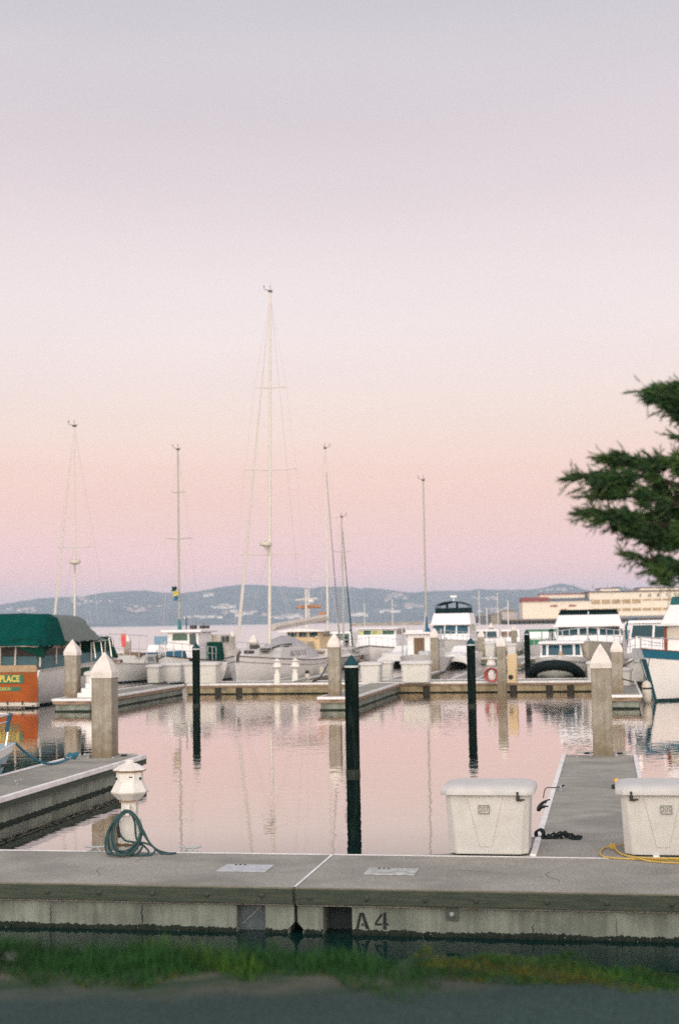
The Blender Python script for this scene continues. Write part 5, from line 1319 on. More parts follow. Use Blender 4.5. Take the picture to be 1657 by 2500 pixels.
# ---- 4 wooden ketch with orange covers -----------------------------------------------------
e, p = boat_at('motorsailer', 'old motorsailer with a cream wheelhouse and orange sail covers behind the tall mast', 'sailboat', 748, 92, HB)
H = Hull(12, 3.8, 1.6, 1.2, 1.2, tw=.7, rake=.9, full=.35, bexp=2.0); hull_parts(e, H, gel2, rubm=woodM, stripe=ironM, stripe_z=(-.2, -.12))
zz = lambda y: 3.05 + (1522 - y) / F * 91
MB().frus(-2.6, 1.4, -1.15, 1.15, 1.2, zz(1540), .1, .3, .1, .1).build('wheelhouse', creamM, e, bevel=.04)
MB().rings([[(-3.0, -1.5, zz(1541)), (-3.0, 0, zz(1535)), (-3.0, 1.5, zz(1541)), (-3.0, 1.5, zz(1543)), (-3, -1.5, zz(1543))], [(1.7, -1.5, zz(1541)), (1.7, 0, zz(1535)), (1.7, 1.5, zz(1541)), (1.7, 1.5, zz(1543)), (1.7, -1.5, zz(1543))]]).build('roof', gelS, e, smooth=30)
front_windows(e, 1.4, .3, 1.2, zz(1540), [(-1.0, -.4), (-.3, .3), (.4, 1.0)], zz(1556), zz(1545), glassD)
side_windows(e, [(-2.2, -1.3), (-1.1, -.1)], 1.15, zz(1556), zz(1546), glassD, .1, 1.2, zz(1540))
MB().frus(1.6, 4.0, -.9, .9, 1.4, 1.9, .1, .4, .1, .1).build('cabin', mat('tan_cabin', (.42, .33, .2), .6), e, bevel=.04)
m_ = MB().tube([(.6, .12, zz(1540)), (.6, .12, zz(1440))], .10, 8, r1=.07).build('mast', mastM, e, smooth=60)
MB().tube([(.6, -.55, zz(1466)), (.6, .9, zz(1463))], .06, 5).build('spreader', mastM, m_)
MB().lathe([(.1, -.1), (.22, 0), (.1, .1)], 10, c=(.7, .45, zz(1470))).build('radar', gelS, m_)
for (ya, yb, yy) in ((-.55, 1.05, 1483),):
    MB().tube([(.35, ya, zz(yy)), (.35, yb, zz(yy) + .04)], .11, 7).build('sail_cover', orangeC, e, smooth=60)
MB().rings([[(.2, 1.0, zz(1496)), (.2, 1.35, zz(1496)), (.5, 1.35, zz(1496)), (.5, 1.0, zz(1496))], [(.2, .75, zz(1512)), (.2, 1.3, zz(1512)), (.5, 1.3, zz(1512)), (.5, .75, zz(1512))], [(.2, .85, zz(1522)), (.2, 1.15, zz(1522)), (.5, 1.15, zz(1522)), (.5, .85, zz(1522))]]).build('mast_cover', orangeC, e, smooth=60)
MB().tube([(-3.2, -.5, 1.3), (-3.2, -.5, zz(1436))], .055, 6).build('mizzen_mast', mastM, e)
MB().tube([(-3.2, -.5, zz(1436)), (-5.8, -.2, 1.4)], .012, 4).tube([(.6, .12, zz(1440)), (5.8, 0, 1.8)], .012, 4).tube([(-3.2, -.5, zz(1436)), (.6, .12, zz(1442))], .012, 4).build('rigging', wireM, e)

# ---- 5 flybridge yachts -------------------------------------------------------------------------
def flybridge(label, px, Y, hor, L, B, fb, ys, topm, style, hullm=gelM, rz=HB, under=None, wc=(glassD,), ws=1.0):
    """ys: picture rows (flybridge top, flybridge base, window top, window bottom, foredeck)"""
    e, p = boat_at('motor_yacht', label, 'yacht', px, Y, rz, 'motor yachts')
    zz = lambda y: CZ + (hor - y) / F * (Y - L * .18)
    H = Hull(L, B, fb, fb * .85, fb * .8, tw=.9, rake=1.4, full=.32, bexp=2.4)
    hull_parts(e, H, hullm, boot=bootM, rubm=gelS)
    fenders(e, H, (.55, .72), (1, -1))
    yt, yb, wt, wb, fd = ys
    hw = B / 2 * .80 * ws
    MB().frus(-L * .38, L * .18, -hw, hw, fb * .82, zz(wt), .2, .75, .12, .12).build('saloon', gelS, e, bevel=.05)
    z0, z1 = fb * .82, zz(wt)
    zwb, zwt = zz(wb), zz(wt) - .04
    gap = .05
    n = 3
    pn = [(-hw + .16 + (2 * hw - .32) * i / n + gap * (i > 0), -hw + .16 + (2 * hw - .32) * (i + 1) / n - gap * (i < n - 1)) for i in range(n)]
    front_windows(e, L * .18, .75, z0, z1, pn, zwb, zwt, wc[0], taper=.0)
    side_windows(e, [(-L * .34, -L * .16), (-L * .15, -L * .02), (0, L * .09)], hw, zwb, zwt, wc[0], .12, z0, z1)
    MB().frus(-L * .40, L * .14, -hw - .12, hw + .12, zz(wt) + .01, zz(wt) + .10, 0, 0, .03, .03).build('bridge_deck', gelS, e, bevel=.03)
    MB().frus(-L * .28, L * .12, -hw - .02, hw + .02, zz(wt) + .10, zz(yb), .1, .7, .16, .16).build('flybridge', gelS, e, bevel=.07)
    if style == 'bimini':
        zb_ = zz(yb); zt_ = zz(yt); hb = hw * .86
        MB().frus(-.25 * L, .035 * L, -hb, hb, zb_ + .005, zb_ + .42, 0, .12, .03, .03).build('bridge_screen', navyC, e)
        pf = MB(); 
        for x in (.02 * L, -.10 * L, -.22 * L):
            pf.tube([(x, -hb, zb_ + .4), (x - .05, -hb * .93, zt_ - .28), (x - .05, -hb * .5, zt_ - .06), (x - .05, 0, zt_), (x - .05, hb * .5, zt_ - .06), (x - .05, hb * .93, zt_ - .28), (x, hb, zb_ + .4)], .03, 6)
        for y in (-.36, .36): pf.bx(.0, .06, y * B / 3.6 - .09, y * B / 3.6 + .09, zb_ + .4, zt_ - .06)
        pf.build('bimini_frame', topm, e)
        MB().rings([[(x_, -hb * .96, zt_ - .27), (x_, -hb * .5, zt_ - .03), (x_, 0, zt_ + .04), (x_, hb * .5, zt_ - .03), (x_, hb * .96, zt_ - .27), (x_, hb * .9, zt_ - .29), (x_, 0, zt_ - .02), (x_, -hb * .9, zt_ - .29)] for x_ in (.03 * L, -.24 * L)]).build('bimini', topm, e, smooth=50)
        MB().tube([(-.1 * L, 0, zt_ + .04), (-.1 * L, 0, zt_ + .5)], .05).box((-.1 * L, 0, zt_ + .42), (.2, .5, .16)).build('radar', gelS, e)
    else:
        zb_ = zz(yb); zt_ = zz(yt); hb = hw * .93
        MB().frus(-.26 * L, .03 * L, -hb, hb, zb_ + .005, zt_ - .08, .1, .25, .10, .10).build('bridge_enclosure', topm, e, bevel=.06)
        MB().frus(-.27 * L, .02 * L, -hb + .06, hb - .06, zt_ - .08, zt_, .05, .1, .05, .05).build('bimini', topm, e, bevel=.04)
        MB().tube([(.02 * L + .1, 0, zb_ + .02), (.005 * L, 0, zt_ - .02)], .03, 5).build('screen_post', gelS, e)
    H.rail(.62, 9, .45, 1.0, r=.022, mid=True).build('bow_rail', steelM, e)
    if under:
        H.strip(-.05, fb * .62, .006, t0=.5).build('lower_hull', under, e)
    MB().lathe([(.05, 0), (.09, .08), (.06, .16)], 8, c=(L * .40, 0, fb * .97)).box((L * .42, 0, fb * .98), (.7, .12, .08)).build('windlass', galvM, e)
    return e, H, zz
flybridge('white bridge deck yacht with a dark framed bimini, right of the centre', 1104, 112, 1513, 12, 3.9, 1.7, (1466, 1495, 1524, 1545, 1560), navyC, 'bimini', ws=.98, wc=(glassB,))
eF, HF_, zz_ = flybridge('big white cruiser with a dark enclosed bridge, behind the inflatable', 1436, 74, 1509, 11.5, 4.2, 2.0, (1487, 1500, 1530, 1550, 1560), navyC, 'hard', ws=1.0, under=None, hullm=gel2)
MB().lathe([(.03, 0), (.05, .05), (.02, .1)], 8).build('anchor_pocket', ironM, eF, xf=Matrix.Translation((4.9, .55, 1.1)))
# ---- 6 cabin cruiser (yellowish windows) ----
e, p = boat_at('cabin_cruiser', 'low white cabin cruiser with yellow green lit looking windows, right of the large black pile', 'boat', 928, 102, HB)
H = Hull(10, 3.6, 1.5, 1.2, 1.2, tw=.9, rake=1.0, full=.3); hull_parts(e, H, gelM, boot=bootM, stripe=ironM, stripe_z=(-.12, -.05))
zz = lambda y: 3.05 + (1518 - y) / F * 101
MB().frus(-3.8, 2.2, -1.45, 1.45, 1.2, zz(1536), .2, .6, .15, .15).build('cabin', gelS, e, bevel=.05)
MB().bx(-4.0, 1.9, -1.5, 1.5, zz(1536) + .01, zz(1533)).build('roof', gelS, e, bevel=.03)
yg = mat('yellow_green_glass', (.40, .42, .16), .3, var=.4, scale=3)
front_windows(e, 2.2, .6, 1.2, zz(1536), [(-1.3, -1.0), (-.35, .35)], zz(1549), zz(1539), yg, taper=0)
front_windows(e, 2.2, .6, 1.2, zz(1536), [(-.95, -.4), (.4, 1.25)], zz(1549), zz(1539), glassG, taper=0)
side_windows(e, [(-3.2, -1.8), (-1.6, -.2), (0, 1.1)], 1.45, zz(1549), zz(1539), mat('curtained_glass', (.16, .11, .06), .3), .15, 1.2, zz(1536))
H.rail(.55, 8, .5, 1.0, r=.02).build('bow_rail', steelM, e)
# ---- 7 power catamarans: two bows joined by an arched bridge ----
def cat(label, px, Y, wpx, rz=HB):
    e, p = boat_at('catamaran', label, 'catamaran', px, Y, rz, 'catamarans')
    w = wpx / F * Y / 2
    hh = MB()
    for sd in (1, -1):
        H = Hull(8, .75, 1.0, .95, .9, tw=.9, rake=.4, full=.3, bexp=2.4); b_ = H.body()
        MB_ = MB(); MB_.add([(v_[0], v_[1] + sd * (w - .35), v_[2]) for v_ in b_.v], b_.f); MB_.build('hull', gelM, e, smooth=35)
    rs = []
    for x, dz in ((3.9, -.12), (3.2, 0), (-3.8, 0)):
        top, bot = [], []
        for j in range(13):
            k = -1 + 2 * j / 12
            top.append((x, k * w, .66 + dz + .40 * (1 - k * k) ** .7)); bot.append((x, k * (w - .2), .10 + .38 * (1 - k * k) ** .6))
        rs.append(top + bot[::-1])
    MB().rings(rs).build('bridge_deck', gelS, e, smooth=40)
    MB().frus(-3.4, 1.0, -w * .6, w * .6, 1.0, 1.38, .2, .7, .2, .2).build('cabin', gelS, e, bevel=.06)
    return e
cat('white catamaran with an arched bow, behind the wide storage box', 986, 97, 92)
cat('white catamaran bow with a flat arch, below the bridge deck yacht', 1124, 94, 78)
# console boat with tall frame next to blue cover
e, p = boat_at('workboat', 'white fishing boat with an open brown wheelhouse under the blue sail cover', 'boat', 1030, 82, HB)
H = Hull(7.5, 2.6, 1.25, 1.0, .9, tw=.9, rake=.6, full=.3); hull_parts(e, H, gelM)
MB().bx(-.8, .9, -.75, .55, 1.0, 2.3).build('wheelhouse', gelS, e, bevel=.03)
MB().bx(-1.0, 1.2, -.9, .75, 2.305, 2.42).build('roof', gelS, e, bevel=.03)
MB().bx(.9, .93, -.38, .22, 1.15, 2.1).build('door', brownM, e)
MB().tube([(1.5, -.95, 1.0), (1.5, -.95, 2.7)], .05).build('pole', galvM, e); MB().tube([(-1.5, .9, 1.0), (-1.5, .9, 2.6)], .04).build('pole', galvM, e); MB().box((1.7, .3, 1.2), (.4, .6, .35)).build('deck_bin', galvM, e, bevel=.04)
# ---- 8 small cabin boat with a black inflatable across its bow ------------------------------
e, p = boat_at('cabin_boat', 'small white cabin boat with four blue front windows behind the black inflatable', 'boat', 1369, 70, HB)
H = Hull(7.5, 2.7, 1.35, 1.15, 1.1, tw=.9, rake=.5, full=.22); hull_parts(e, H, gelM, stripe=greyH, stripe_z=(-.3, -.2))
zz = lambda y: CZ + (1509.5 - y) / F * 68.5
MB().frus(-2.6, 1.3, -1.05, 1.05, 1.1, zz(1570), .1, .28, .13, .13).build('cabin', gelS, e, bevel=.04)
front_windows(e, 1.3, .28, 1.1, zz(1570), [(-.92, -.72), (-.62, -.08), (.02, .56), (.66, .90)], zz(1598), zz(1573), glassB, taper=.02)
side_windows(e, [(-2.2, -1.2), (-1.0, -.1), (.1, .9)], 1.05, zz(1598), zz(1575), glassB, .13, 1.1, zz(1570))
MB().frus(-2.8, 1.4, -1.12, 1.12, zz(1570), zz(1565), .05, .05, .05, .05).build('roof', gelS, e, bevel=.03)
MB().bx(1.9, 2.3, -.08, .08, 1.2, 1.5).build('samson_post', woodM, e)
e = thing('inflatable_boat', 'black tubed inflatable dinghy with a grey hull, hauled up at the far walkway', 'dinghy', G(1366, 1657, .42) + Vector((.1, 1.9, 0)), HB)
e.location.z = 0.02
tb = MB(); pts = []
for k in range(25):
    a = -math.pi / 2 + math.pi * k / 24
    pts.append(Vector((1.35 * math.cos(a) ** .8 if math.cos(a) > 0 else 0, 1.06 * math.sin(a), .62 + .36 * math.cos(a) ** 1.2 - .12 * abs(math.sin(a)) ** 5 if math.cos(a) > 0 else .5)))
pts = [Vector((-1.6, -1.08, .42))] + [Vector((-.7, -1.08, .48))] + pts + [Vector((-.7, 1.08, .48)), Vector((-1.6, 1.08, .42))]
tb = MB().tube(bez(pts, 3), .235, 14); tb.build('tube', ribM, e, smooth=70)
gh = MB().rings([[(x_, -w_, zt_), (x_, w_, zt_), (x_ + .02, w_ * .85, zk_ + (zt_ - zk_) * .45), (x_ + .03, 0, zk_), (x_ + .02, -w_ * .85, zk_ + (zt_ - zk_) * .45)] for x_, w_, zt_, zk_ in ((1.38, .12, .86, .66), (1.25, .55, .84, .42), (1.0, .85, .78, .26), (.3, 1.0, .6, .12), (-1.5, 1.02, .5, .05))]).build('hull', greyH, e, smooth=40)
MB().tube([(1.3, 0, .6), (.8, .02, .26), (-1.4, 0, .06)], .02, 5).build('keel_strip', ironM, e)
MB().lathe([(.05, 0), (.08, .05), (.05, .1)], 8, c=(1.35, 0, 1.20)).build('tow_eye', galvM, e)

# ---- 9 blue striped yacht at the right edge ---------------------------------------------------
bw = G(1597, 1712, 0.0)
angR = R(-90) - A - R(36)
hd = Vector((math.cos(angR), math.sin(angR), 0))
LR = 13.0
e = thing('motor_yacht', 'white yacht with a broad blue stripe and red brown rails at the right edge', 'yacht', Vector((bw.x, bw.y, 0)) - hd * (LR / 2 - 1.0), angR, 'motor yachts')
H = Hull(LR, 4.3, 1.95, 1.5, 1.4, tw=.85, rake=1.15, full=.33, bexp=2.3)
hull_parts(e, H, gelM, boot=bootM)
H.strip(-.34, -.03, .014, fromtop=True).build('hull_stripe', bblueM, e)
H.strip(-.03, .05, .03, fromtop=True).build('cap_rail', redW, e)
H.strip(.02, 1.55, .02, t0=.985).build('stem_band', mat('stem_navy', (.012, .07, .095), .4), e)
zR = lambda y, Y: CZ + (1507 - y) / F * Y
MB().frus(-3.9, 2.2, -1.7, 1.7, 1.4, zR(1528, 57), .0, .12, .05, .05).build('deckhouse', gelM, e, bevel=.03)
for sd in (1, -1): MB().bx(2.04, 2.18, sd * 1.60, sd * 1.74, 1.45, zR(1530, 57)).build('corner_trim', redW, e)
MB().bx(2.12, 2.2, -1.58, 1.58, 2.2, zR(1533, 57)).build('front_panel', gel2, e)
MB().frus(-4.3, 2.5, -1.85, 1.85, zR(1528, 57) + .005, zR(1524, 57), .0, .0, .0, .0).build('upper_deck', gelS, e)
MB().frus(-4.3, 2.4, -1.75, 1.75, zR(1524, 57) + .002, zR(1478, 57), .1, .5, .12, .12).build('flybridge', gelS, e, bevel=.04)
MB().frus(-4.3, 1.9, -1.62, 1.62, zR(1478, 57), zR(1459, 57), .05, .12, .03, .03).build('bridge_canvas', mat('teal_bridge_canvas', (.012, .10, .115), .75, var=.15), e, bevel=.03)
rw = MB()
for sd in (1, -1):
    top = []
    for k in range(9):
        t = .5 + .5 * k / 8; q = H.pt(t, 1, sd); q.y *= .93; rw.tube([q, q + Vector((0, 0, .42))], .014, 4); top.append(q + Vector((0, 0, .42)))
    rw.tube(top, .016, 4)
rw.build('bow_rail', steelM, e)
MB().box((LR / 2 - .2, 0, 1.75), (.7, .22, .4)).tube([(LR / 2 - .1, 0, 1.8), (LR / 2 + .15, 0, 1.45)], .06).build('anchor', galvM, e)
a_ = Vector((bw.x, bw.y, 0)) + hd * 1.0 + Vector((0, 0, 1.6))
rope('mooring_line', [a_, a_ + Vector((-.9, -.2, -.55)), G(1546, 1665, .9)], .022, ropeB, 'dark bow line sagging from the blue striped yacht towards the walkway', 'rope')
pq = G(1597, 1677, 1.0); 
rope('mooring_line', [a_ + Vector((.1, -.05, -.55)), a_ + Vector((.6, -.5, -.32)), a_ + Vector((1.5, -1.0, .05)), a_ + Vector((2.2, -1.2, .35))], .02, ropeB, 'dark line crossing the bow side of the blue striped yacht', 'rope') if False else None
fp = D(1577, 1672, 51.0)
e = thing('fender', 'long cream fender hanging at the bow of the blue striped yacht', 'fender', (fp.x, fp.y, 0), 0)
MB().lathe([(.03, -.05), (.13, .05), (.17, .18), (.17, .62), (.13, .74), (.04, .80)], 14).build('body', gel2, e, smooth=60)
MB().tube([(0, 0, .78), (.15, .1, 1.6)], .015).lathe([(.175, .50), (.178, .53), (.175, .56)], 14).build('line', ropeB, e)
# smaller boat behind it
e, p = boat_at('motorboat', 'small white motorboat with dark side windows, half hidden behind the blue striped yacht', 'boat', 1606, 66, R(-90) - A - R(12))
H = Hull(9, 3.2, 1.6, 1.3, 1.2, tw=.9, rake=.9, full=.3); hull_parts(e, H, gelM, stripe=greyH, stripe_z=(-.3, -.2))
zz = lambda y: CZ + (1507 - y) / F * 64.5
MB().frus(-3.5, 1.9, -1.2, 1.2, 1.3, zz(1522), .1, .8, .15, .15).build('cabin', gelS, e, bevel=.05)
MB().frus(-3.6, 1.2, -1.2, 1.2, zz(1522) + .01, zz(1514), .0, .1, .03, .03).build('roof', gelS, e, bevel=.04)
front_windows(e, 1.9, .8, 1.3, zz(1522), [(-1.0, -.05), (.05, 1.0)], zz(1556), zz(1526), glassD)
side_windows(e, [(-3, -1.6), (-1.4, 0)], 1.2, zz(1556), zz(1526), glassD, .15, 1.3, zz(1522))
MB().tube([(1.6, -1.15, 1.5), (1.3, -1.25, zz(1530)), (.9, -1.2, zz(1514)), (-1, -1.2, zz(1511))], .06).build('canopy_frame', blueC, e)
H.rail(.6, 7, .5, 1.0, r=.022, mid=True).build('bow_rail', steelM, e)

# ---- 10 distant boats -------------------------------------------------------------------------------
def small_boat(label, px, Y, L, B, fb, hm, cab, cover=None, rz=HB, win=glassD, mast=None, group='distant small boats'):
    e, p = boat_at('motorboat', label, 'boat', px, Y, rz, group)
    H = Hull(L, B, fb, fb * .85, fb * .8, tw=.9, rake=.7, full=.3); hull_parts(e, H, hm)
    w, h = cab
    MB().frus(-L * .3, L * .15, -w / 2, w / 2, fb * .8, fb * .8 + h, .1, .5, .12, .12).build('cabin', cover or gelS, e, bevel=.04)
    front_windows(e, L * .15, .5, fb * .8, fb * .8 + h, [(-w * .4, -.04), (.04, w * .4)], fb * .8 + h * .45, fb * .8 + h * .88, win)
    H.rail(.5, 5, .55, 1.0, r=.022).build('bow_rail', steelM, e)
    if mast: MB().tube([(0, 0, fb), (0, 0, CZ + (1516 - mast) / F * Y)], .05, 6).build('mast', mastM, e)
    return e
small_boat('distant boat with a bright green cover, right of the slim black pile', 1322, 108, 8, 3.2, 1.2, gelM, (2.7, 1.3), cover=mat('bright_green_cover', (.03, .16, .08), .7), win=gelS)
small_boat('distant white boat with a thin mast behind the large black pile', 824, 112, 9, 3.4, 1.4, gelM, (2.8, 1.2), win=glassG, mast=1480)
small_boat('distant cream cabin boat between the small piles right of the bridge deck yacht', 1188, 120, 8, 3.0, 1.2, gel2, (2.2, 1.3), mast=1488)
small_boat('distant white boat with a thin mast above the cream locker', 1240, 128, 8, 3.0, 1.2, gelM, (2.2, 1.2), win=brownM, mast=1470)
small_boat('distant cream boat with brown windows left of the cabin cruiser', 872, 126, 9, 3.2, 1.3, gel2, (2.6, 1.1), win=brownM)
small_boat('distant cream boat with brown windows right of the cabin cruiser', 1000, 128, 9, 3.4, 1.3, gel2, (2.8, 1.2), win=brownM)
small_boat('distant white boat left of the big cruiser', 1352, 125, 8, 3.0, 1.2, gelM, (2.2, 1.2))
small_boat('distant white boat by the pile right of the big cruiser', 1512, 118, 8, 3.0, 1.3, gelM, (2.2, 1.3))
small_boat('distant white boat at the far end of the marina right of the big sailboat', 702, 128, 8, 2.8, .9, gelM, (1.8, .7))
for px, Y, top, lab in ((958, 150, 1462, 'thin distant bare mast on a small hull above the cabin cruiser'), (1170, 160, 1445, 'thin distant bare mast on a small hull right of the bridge deck yacht'), (1215, 170, 1450, 'thin distant bare mast on a small hull left of the pier shed'), (890, 170, 1470, 'thin distant bare mast on a small hull above the large pile right side')):
    small_boat(lab, px, Y, 8, 2.8, 1.0, gelM, (1.6, .6), mast=top)
e = thing('outboard_engine', 'dark covered outboard engines on a stand left of the big cruiser', 'engine', D(1355, 1556, 92), HB)
MB().frus(-.3, .3, -.5, .0, -.7, .55, .05, .1, .1, .1).frus(-.3, .3, .1, .55, -.6, .75, .05, .1, .1, .1).build('cowl', greenC, e, bevel=.1)
MB().bx(-.3, .3, -.6, .65, -1.55, -.72).build('stand', ironM, e)

# ================================================================== PIER SHEDS
def zpx(px, y, Y): return D(px, y, Y).z
BY = 900.0
def bx_x(px): return D(px, 1500, BY).x
cream = mat('shed_cream_wall', (0.76, 0.665, 0.55), .85, var=.06, scale=.05)
cream2 = mat('shed_cream_pilaster', (0.82, 0.73, 0.61), .85, var=.04, scale=.1)
roofR = mat('shed_red_roof', (0.27, 0.055, 0.04), .8, var=.15, scale=.1)
roofB = mat('shed_brown_eave', (0.10, 0.055, 0.045), .8)
winT = mat('shed_window_tan', (0.38, 0.26, 0.13), .5, var=.35, scale=.4)
pierM = mat('pier_dark', (0.035, 0.045, 0.04), .9, var=.4, scale=.2)
e = thing('pier_shed', 'low cream pier shed with a red tiled roof across the water', 'building', (bx_x(1275), BY, 0), R(-4))
w1 = bx_x(1442) - bx_x(1275)
zz = lambda y: D(1360, y, BY).z
MB().bx(0, w1, 0, 40, zz(1510), zz(1468)).build('wall', cream, e)
MB().rings([[(-.5, -1, zz(1468)), (17, -1, zz(1468)), (17, 30, zz(1468)), (-.5, 30, zz(1468))], [(-.2, 6, zz(1457)), (17, 6, zz(1457)), (17, 24, zz(1457)), (-.2, 24, zz(1457))]]).build('roof', roofR, e)
MB().rings([[(17.05, -1, zz(1467)), (w1, -1, zz(1467)), (w1, 12, zz(1467)), (17.05, 12, zz(1467))], [(17.05, 8, zz(1460)), (w1, 8, zz(1460)), (w1, 12, zz(1460)), (17.05, 12, zz(1460))]]).build('roof', mat('shed_grey_roof', (.13, .14, .16), .8), e)
MB().bx(12, w1 - 3, 12.1, 28, zz(1466), zz(1451)).build('monitor', cream, e); MB().bx(11.5, w1 - 2.5, 11.5, 28.5, zz(1451) + .01, zz(1448.5)).build('roof', roofR, e)
for xa, xb in ((17.5, 22), (29, 33.5)): MB().bx(xa, xb, -.3, -.02, zz(1481), zz(1477)).build('window', roofR, e)
MB().bx(24, 27.6, -.3, -.02, zz(1510), zz(1487)).build('door', mat('shed_red_door', (.35, .12, .06), .8), e)
e = thing('pier_shed', 'long two storey cream pier shed with rows of windows and dark roof lettering', 'building', (bx_x(1438), BY, 0), R(-4))
w2 = bx_x(1980) - bx_x(1438); k_ = F / BY
zz = lambda y: D(1500, y, BY).z
MB().bx(0, w2, -3, 50, zz(1504), zz(1446)).build('wall', cream, e)
MB().bx(-.6, w2 + .5, -3.8, 50.5, zz(1446) + .02, zz(1443)).build('eave', roofB, e)
for a, c in ((1467, 1513), (1562, 1900)):
    MB().bx(bx_x(a) - bx_x(1438), bx_x(c) - bx_x(1438), 2, 30, zz(1443), zz(1437)).build('penthouse', cream2, e); MB().bx(bx_x(a) - bx_x(1438) - .5, bx_x(c) - bx_x(1438) + .5, 1.4, 30.5, zz(1437) + .02, zz(1435)).build('eave', roofB, e)
for i in range(21):
    x = (1442.5 + 24.4 * i - 1438) / k_
    up = 1474 if i < 5 else 1468
    MB().bx(x, x + 20 / k_, -3.25, -3.03, zz(up), zz(1463.5)).build('window', winT, e)
    MB().bx(x, x + 20 / k_, -3.25, -3.03, zz(1492), zz(1485)).build('window', winT, e)
    MB().bx(x - 3.2 / k_, x - 1.2 / k_, -3.4, -3.02, zz(1504), zz(1449)).build('pilaster', cream2, e)
for px, ch in ((1560, 'F'), (1582, 'O'), (1603, 'R'), (1624, 'T'), (1653, 'M')):
    text_mesh(ch, 2.7, mat('roof_letter_dark', (.035, .03, .025), .7), 'roof_letter', e, ((px - 1438) / k_, -3.6, zz(1455.5)), (R(90), 0, 0), offset=.02, ext=.1)
for px in (1452, 1487, 1530, 1608):
    MB().tube([((px - 1438) / k_, 10, zz(1438)), ((px - 1438) / k_, 10, zz(1425 if px != 1608 else 1428))], .12).build('antenna', ironM, e)
e = thing('pier', 'long dark piled pier that carries the cream sheds', 'pier', (bx_x(1232), BY - 6, 0), R(-4))
MB().bx(0, 250, 0, 70, zz(1512), zz(1508.5)).build('deck', brownM, e)
pi_ = MB()
for i in range(84): pi_.bx(i * 3, i * 3 + 1.5, 0.5, 1.3, -2, zz(1512))
pi_.bx(0, 250, 4, 60, -2, zz(1512)); pi_.build('piles', pierM, e)['kind'] = 'stuff'
# low spit of land with sheds, right of the centre
e = thing('breakwater', 'low pale breakwater reaching left from the pier sheds', 'breakwater', (D(850, 1500, 1100).x, 1100, 0), R(0))
MB().frus(0, 150, 0, 12, -1, 2.4, 2, 2, 3, 3).build('wall', mat('breakwater_stone', (.30, .25, .2), .9, var=.3, scale=.2), e)
xx = lambda px: D(px, 1500, 960).x
for i, (a, c, h_, m_) in enumerate(((1140, 1160, 4.5, 'far_wall_pale'), (1165, 1195, 5.5, 'shed_grey_roof'), (1197, 1222, 6.5, 'breakwater_stone'), (1224, 1262, 8.5, 'far_wall_pale'))):
    e = thing('waterside_shed', ['small pale shed at the left end of the low waterfront', 'grey shed second from the left on the low waterfront', 'brownish shed third from the left on the low waterfront', 'broad pale shed on the low waterfront touching the pier'][i], 'building', (xx(a), 960, 0), 0, 'low waterfront sheds')
    w_ = xx(c) - xx(a)
    MB().bx(0, w_, 0, 14, -1, h_).build('wall', MATS[m_], e); MB().prism([(-.4, h_), (w_ + .4, h_), (w_ / 2, h_ + 1.4)], 'y', -.4, 14.4).build('roof', RM, e)

# ================================================================== CYPRESS AT THE RIGHT
TD = 7.5
e = thing('cypress_tree', 'dark green cypress reaching into the picture from the right edge', 'tree', (3.1, TD + .2, 0.2), 0)
to = e.location.copy()
def tp_(px, py, dz=0.0): return D(px + 15, py, TD + dz) - to
tr = MB().tube(bez([(0, 0, -.6), (.02, 0, .6), (-.05, .03, 1.8), (.06, -.02, 3.0), (.0, .05, 4.2), (.05, 0, 5.6), (.1, 0, 7.0)], 6), .17, 10, r1=.04)
barkM = mat('cypress_bark', (0.022, 0.018, 0.013), .95, var=.35, scale=6, bump=.02, bscale=18, stretch=(2, 2, .4))
tr.build('trunk', barkM, e, smooth=60)
br = MB(); fo = MB(); fo2 = MB()
def limb(pts, r0, r1, n=6): br.tube(bez(pts, 5), r0, n, r1=r1)
def spray(mb, c, r, n, dirv, ln=(.03, .075), wd=(.0035, .007)):
    """a bunch of short scale-leaf twigs inside a lumpy blob, pointing mostly along dirv"""
    for _ in range(n):
        while True:
            o = Vector((rnd(-1, 1), rnd(-1, 1), rnd(-1, 1)))
            if o.length < 1: break
        p = c + Vector((o.x * r[0], o.y * r[1], o.z * r[2]))
        d = (dirv + Vector((rnd(-.7, .7), rnd(-.7, .7), rnd(-.55, .65)))).normalized()
        l = rnd(*ln) * .85; w = rnd(*wd) * .75
        s = d.cross(Vector((rnd(-1, 1), rnd(-1, 1), rnd(-1, 1)))).normalized() * w
        a = p; b_ = p + d * l
        mb.add([a - s * .6, a + d * l * .5 - s, b_, a + d * l * .5 + s, a + s * .6], [(0, 1, 2, 3, 4)])
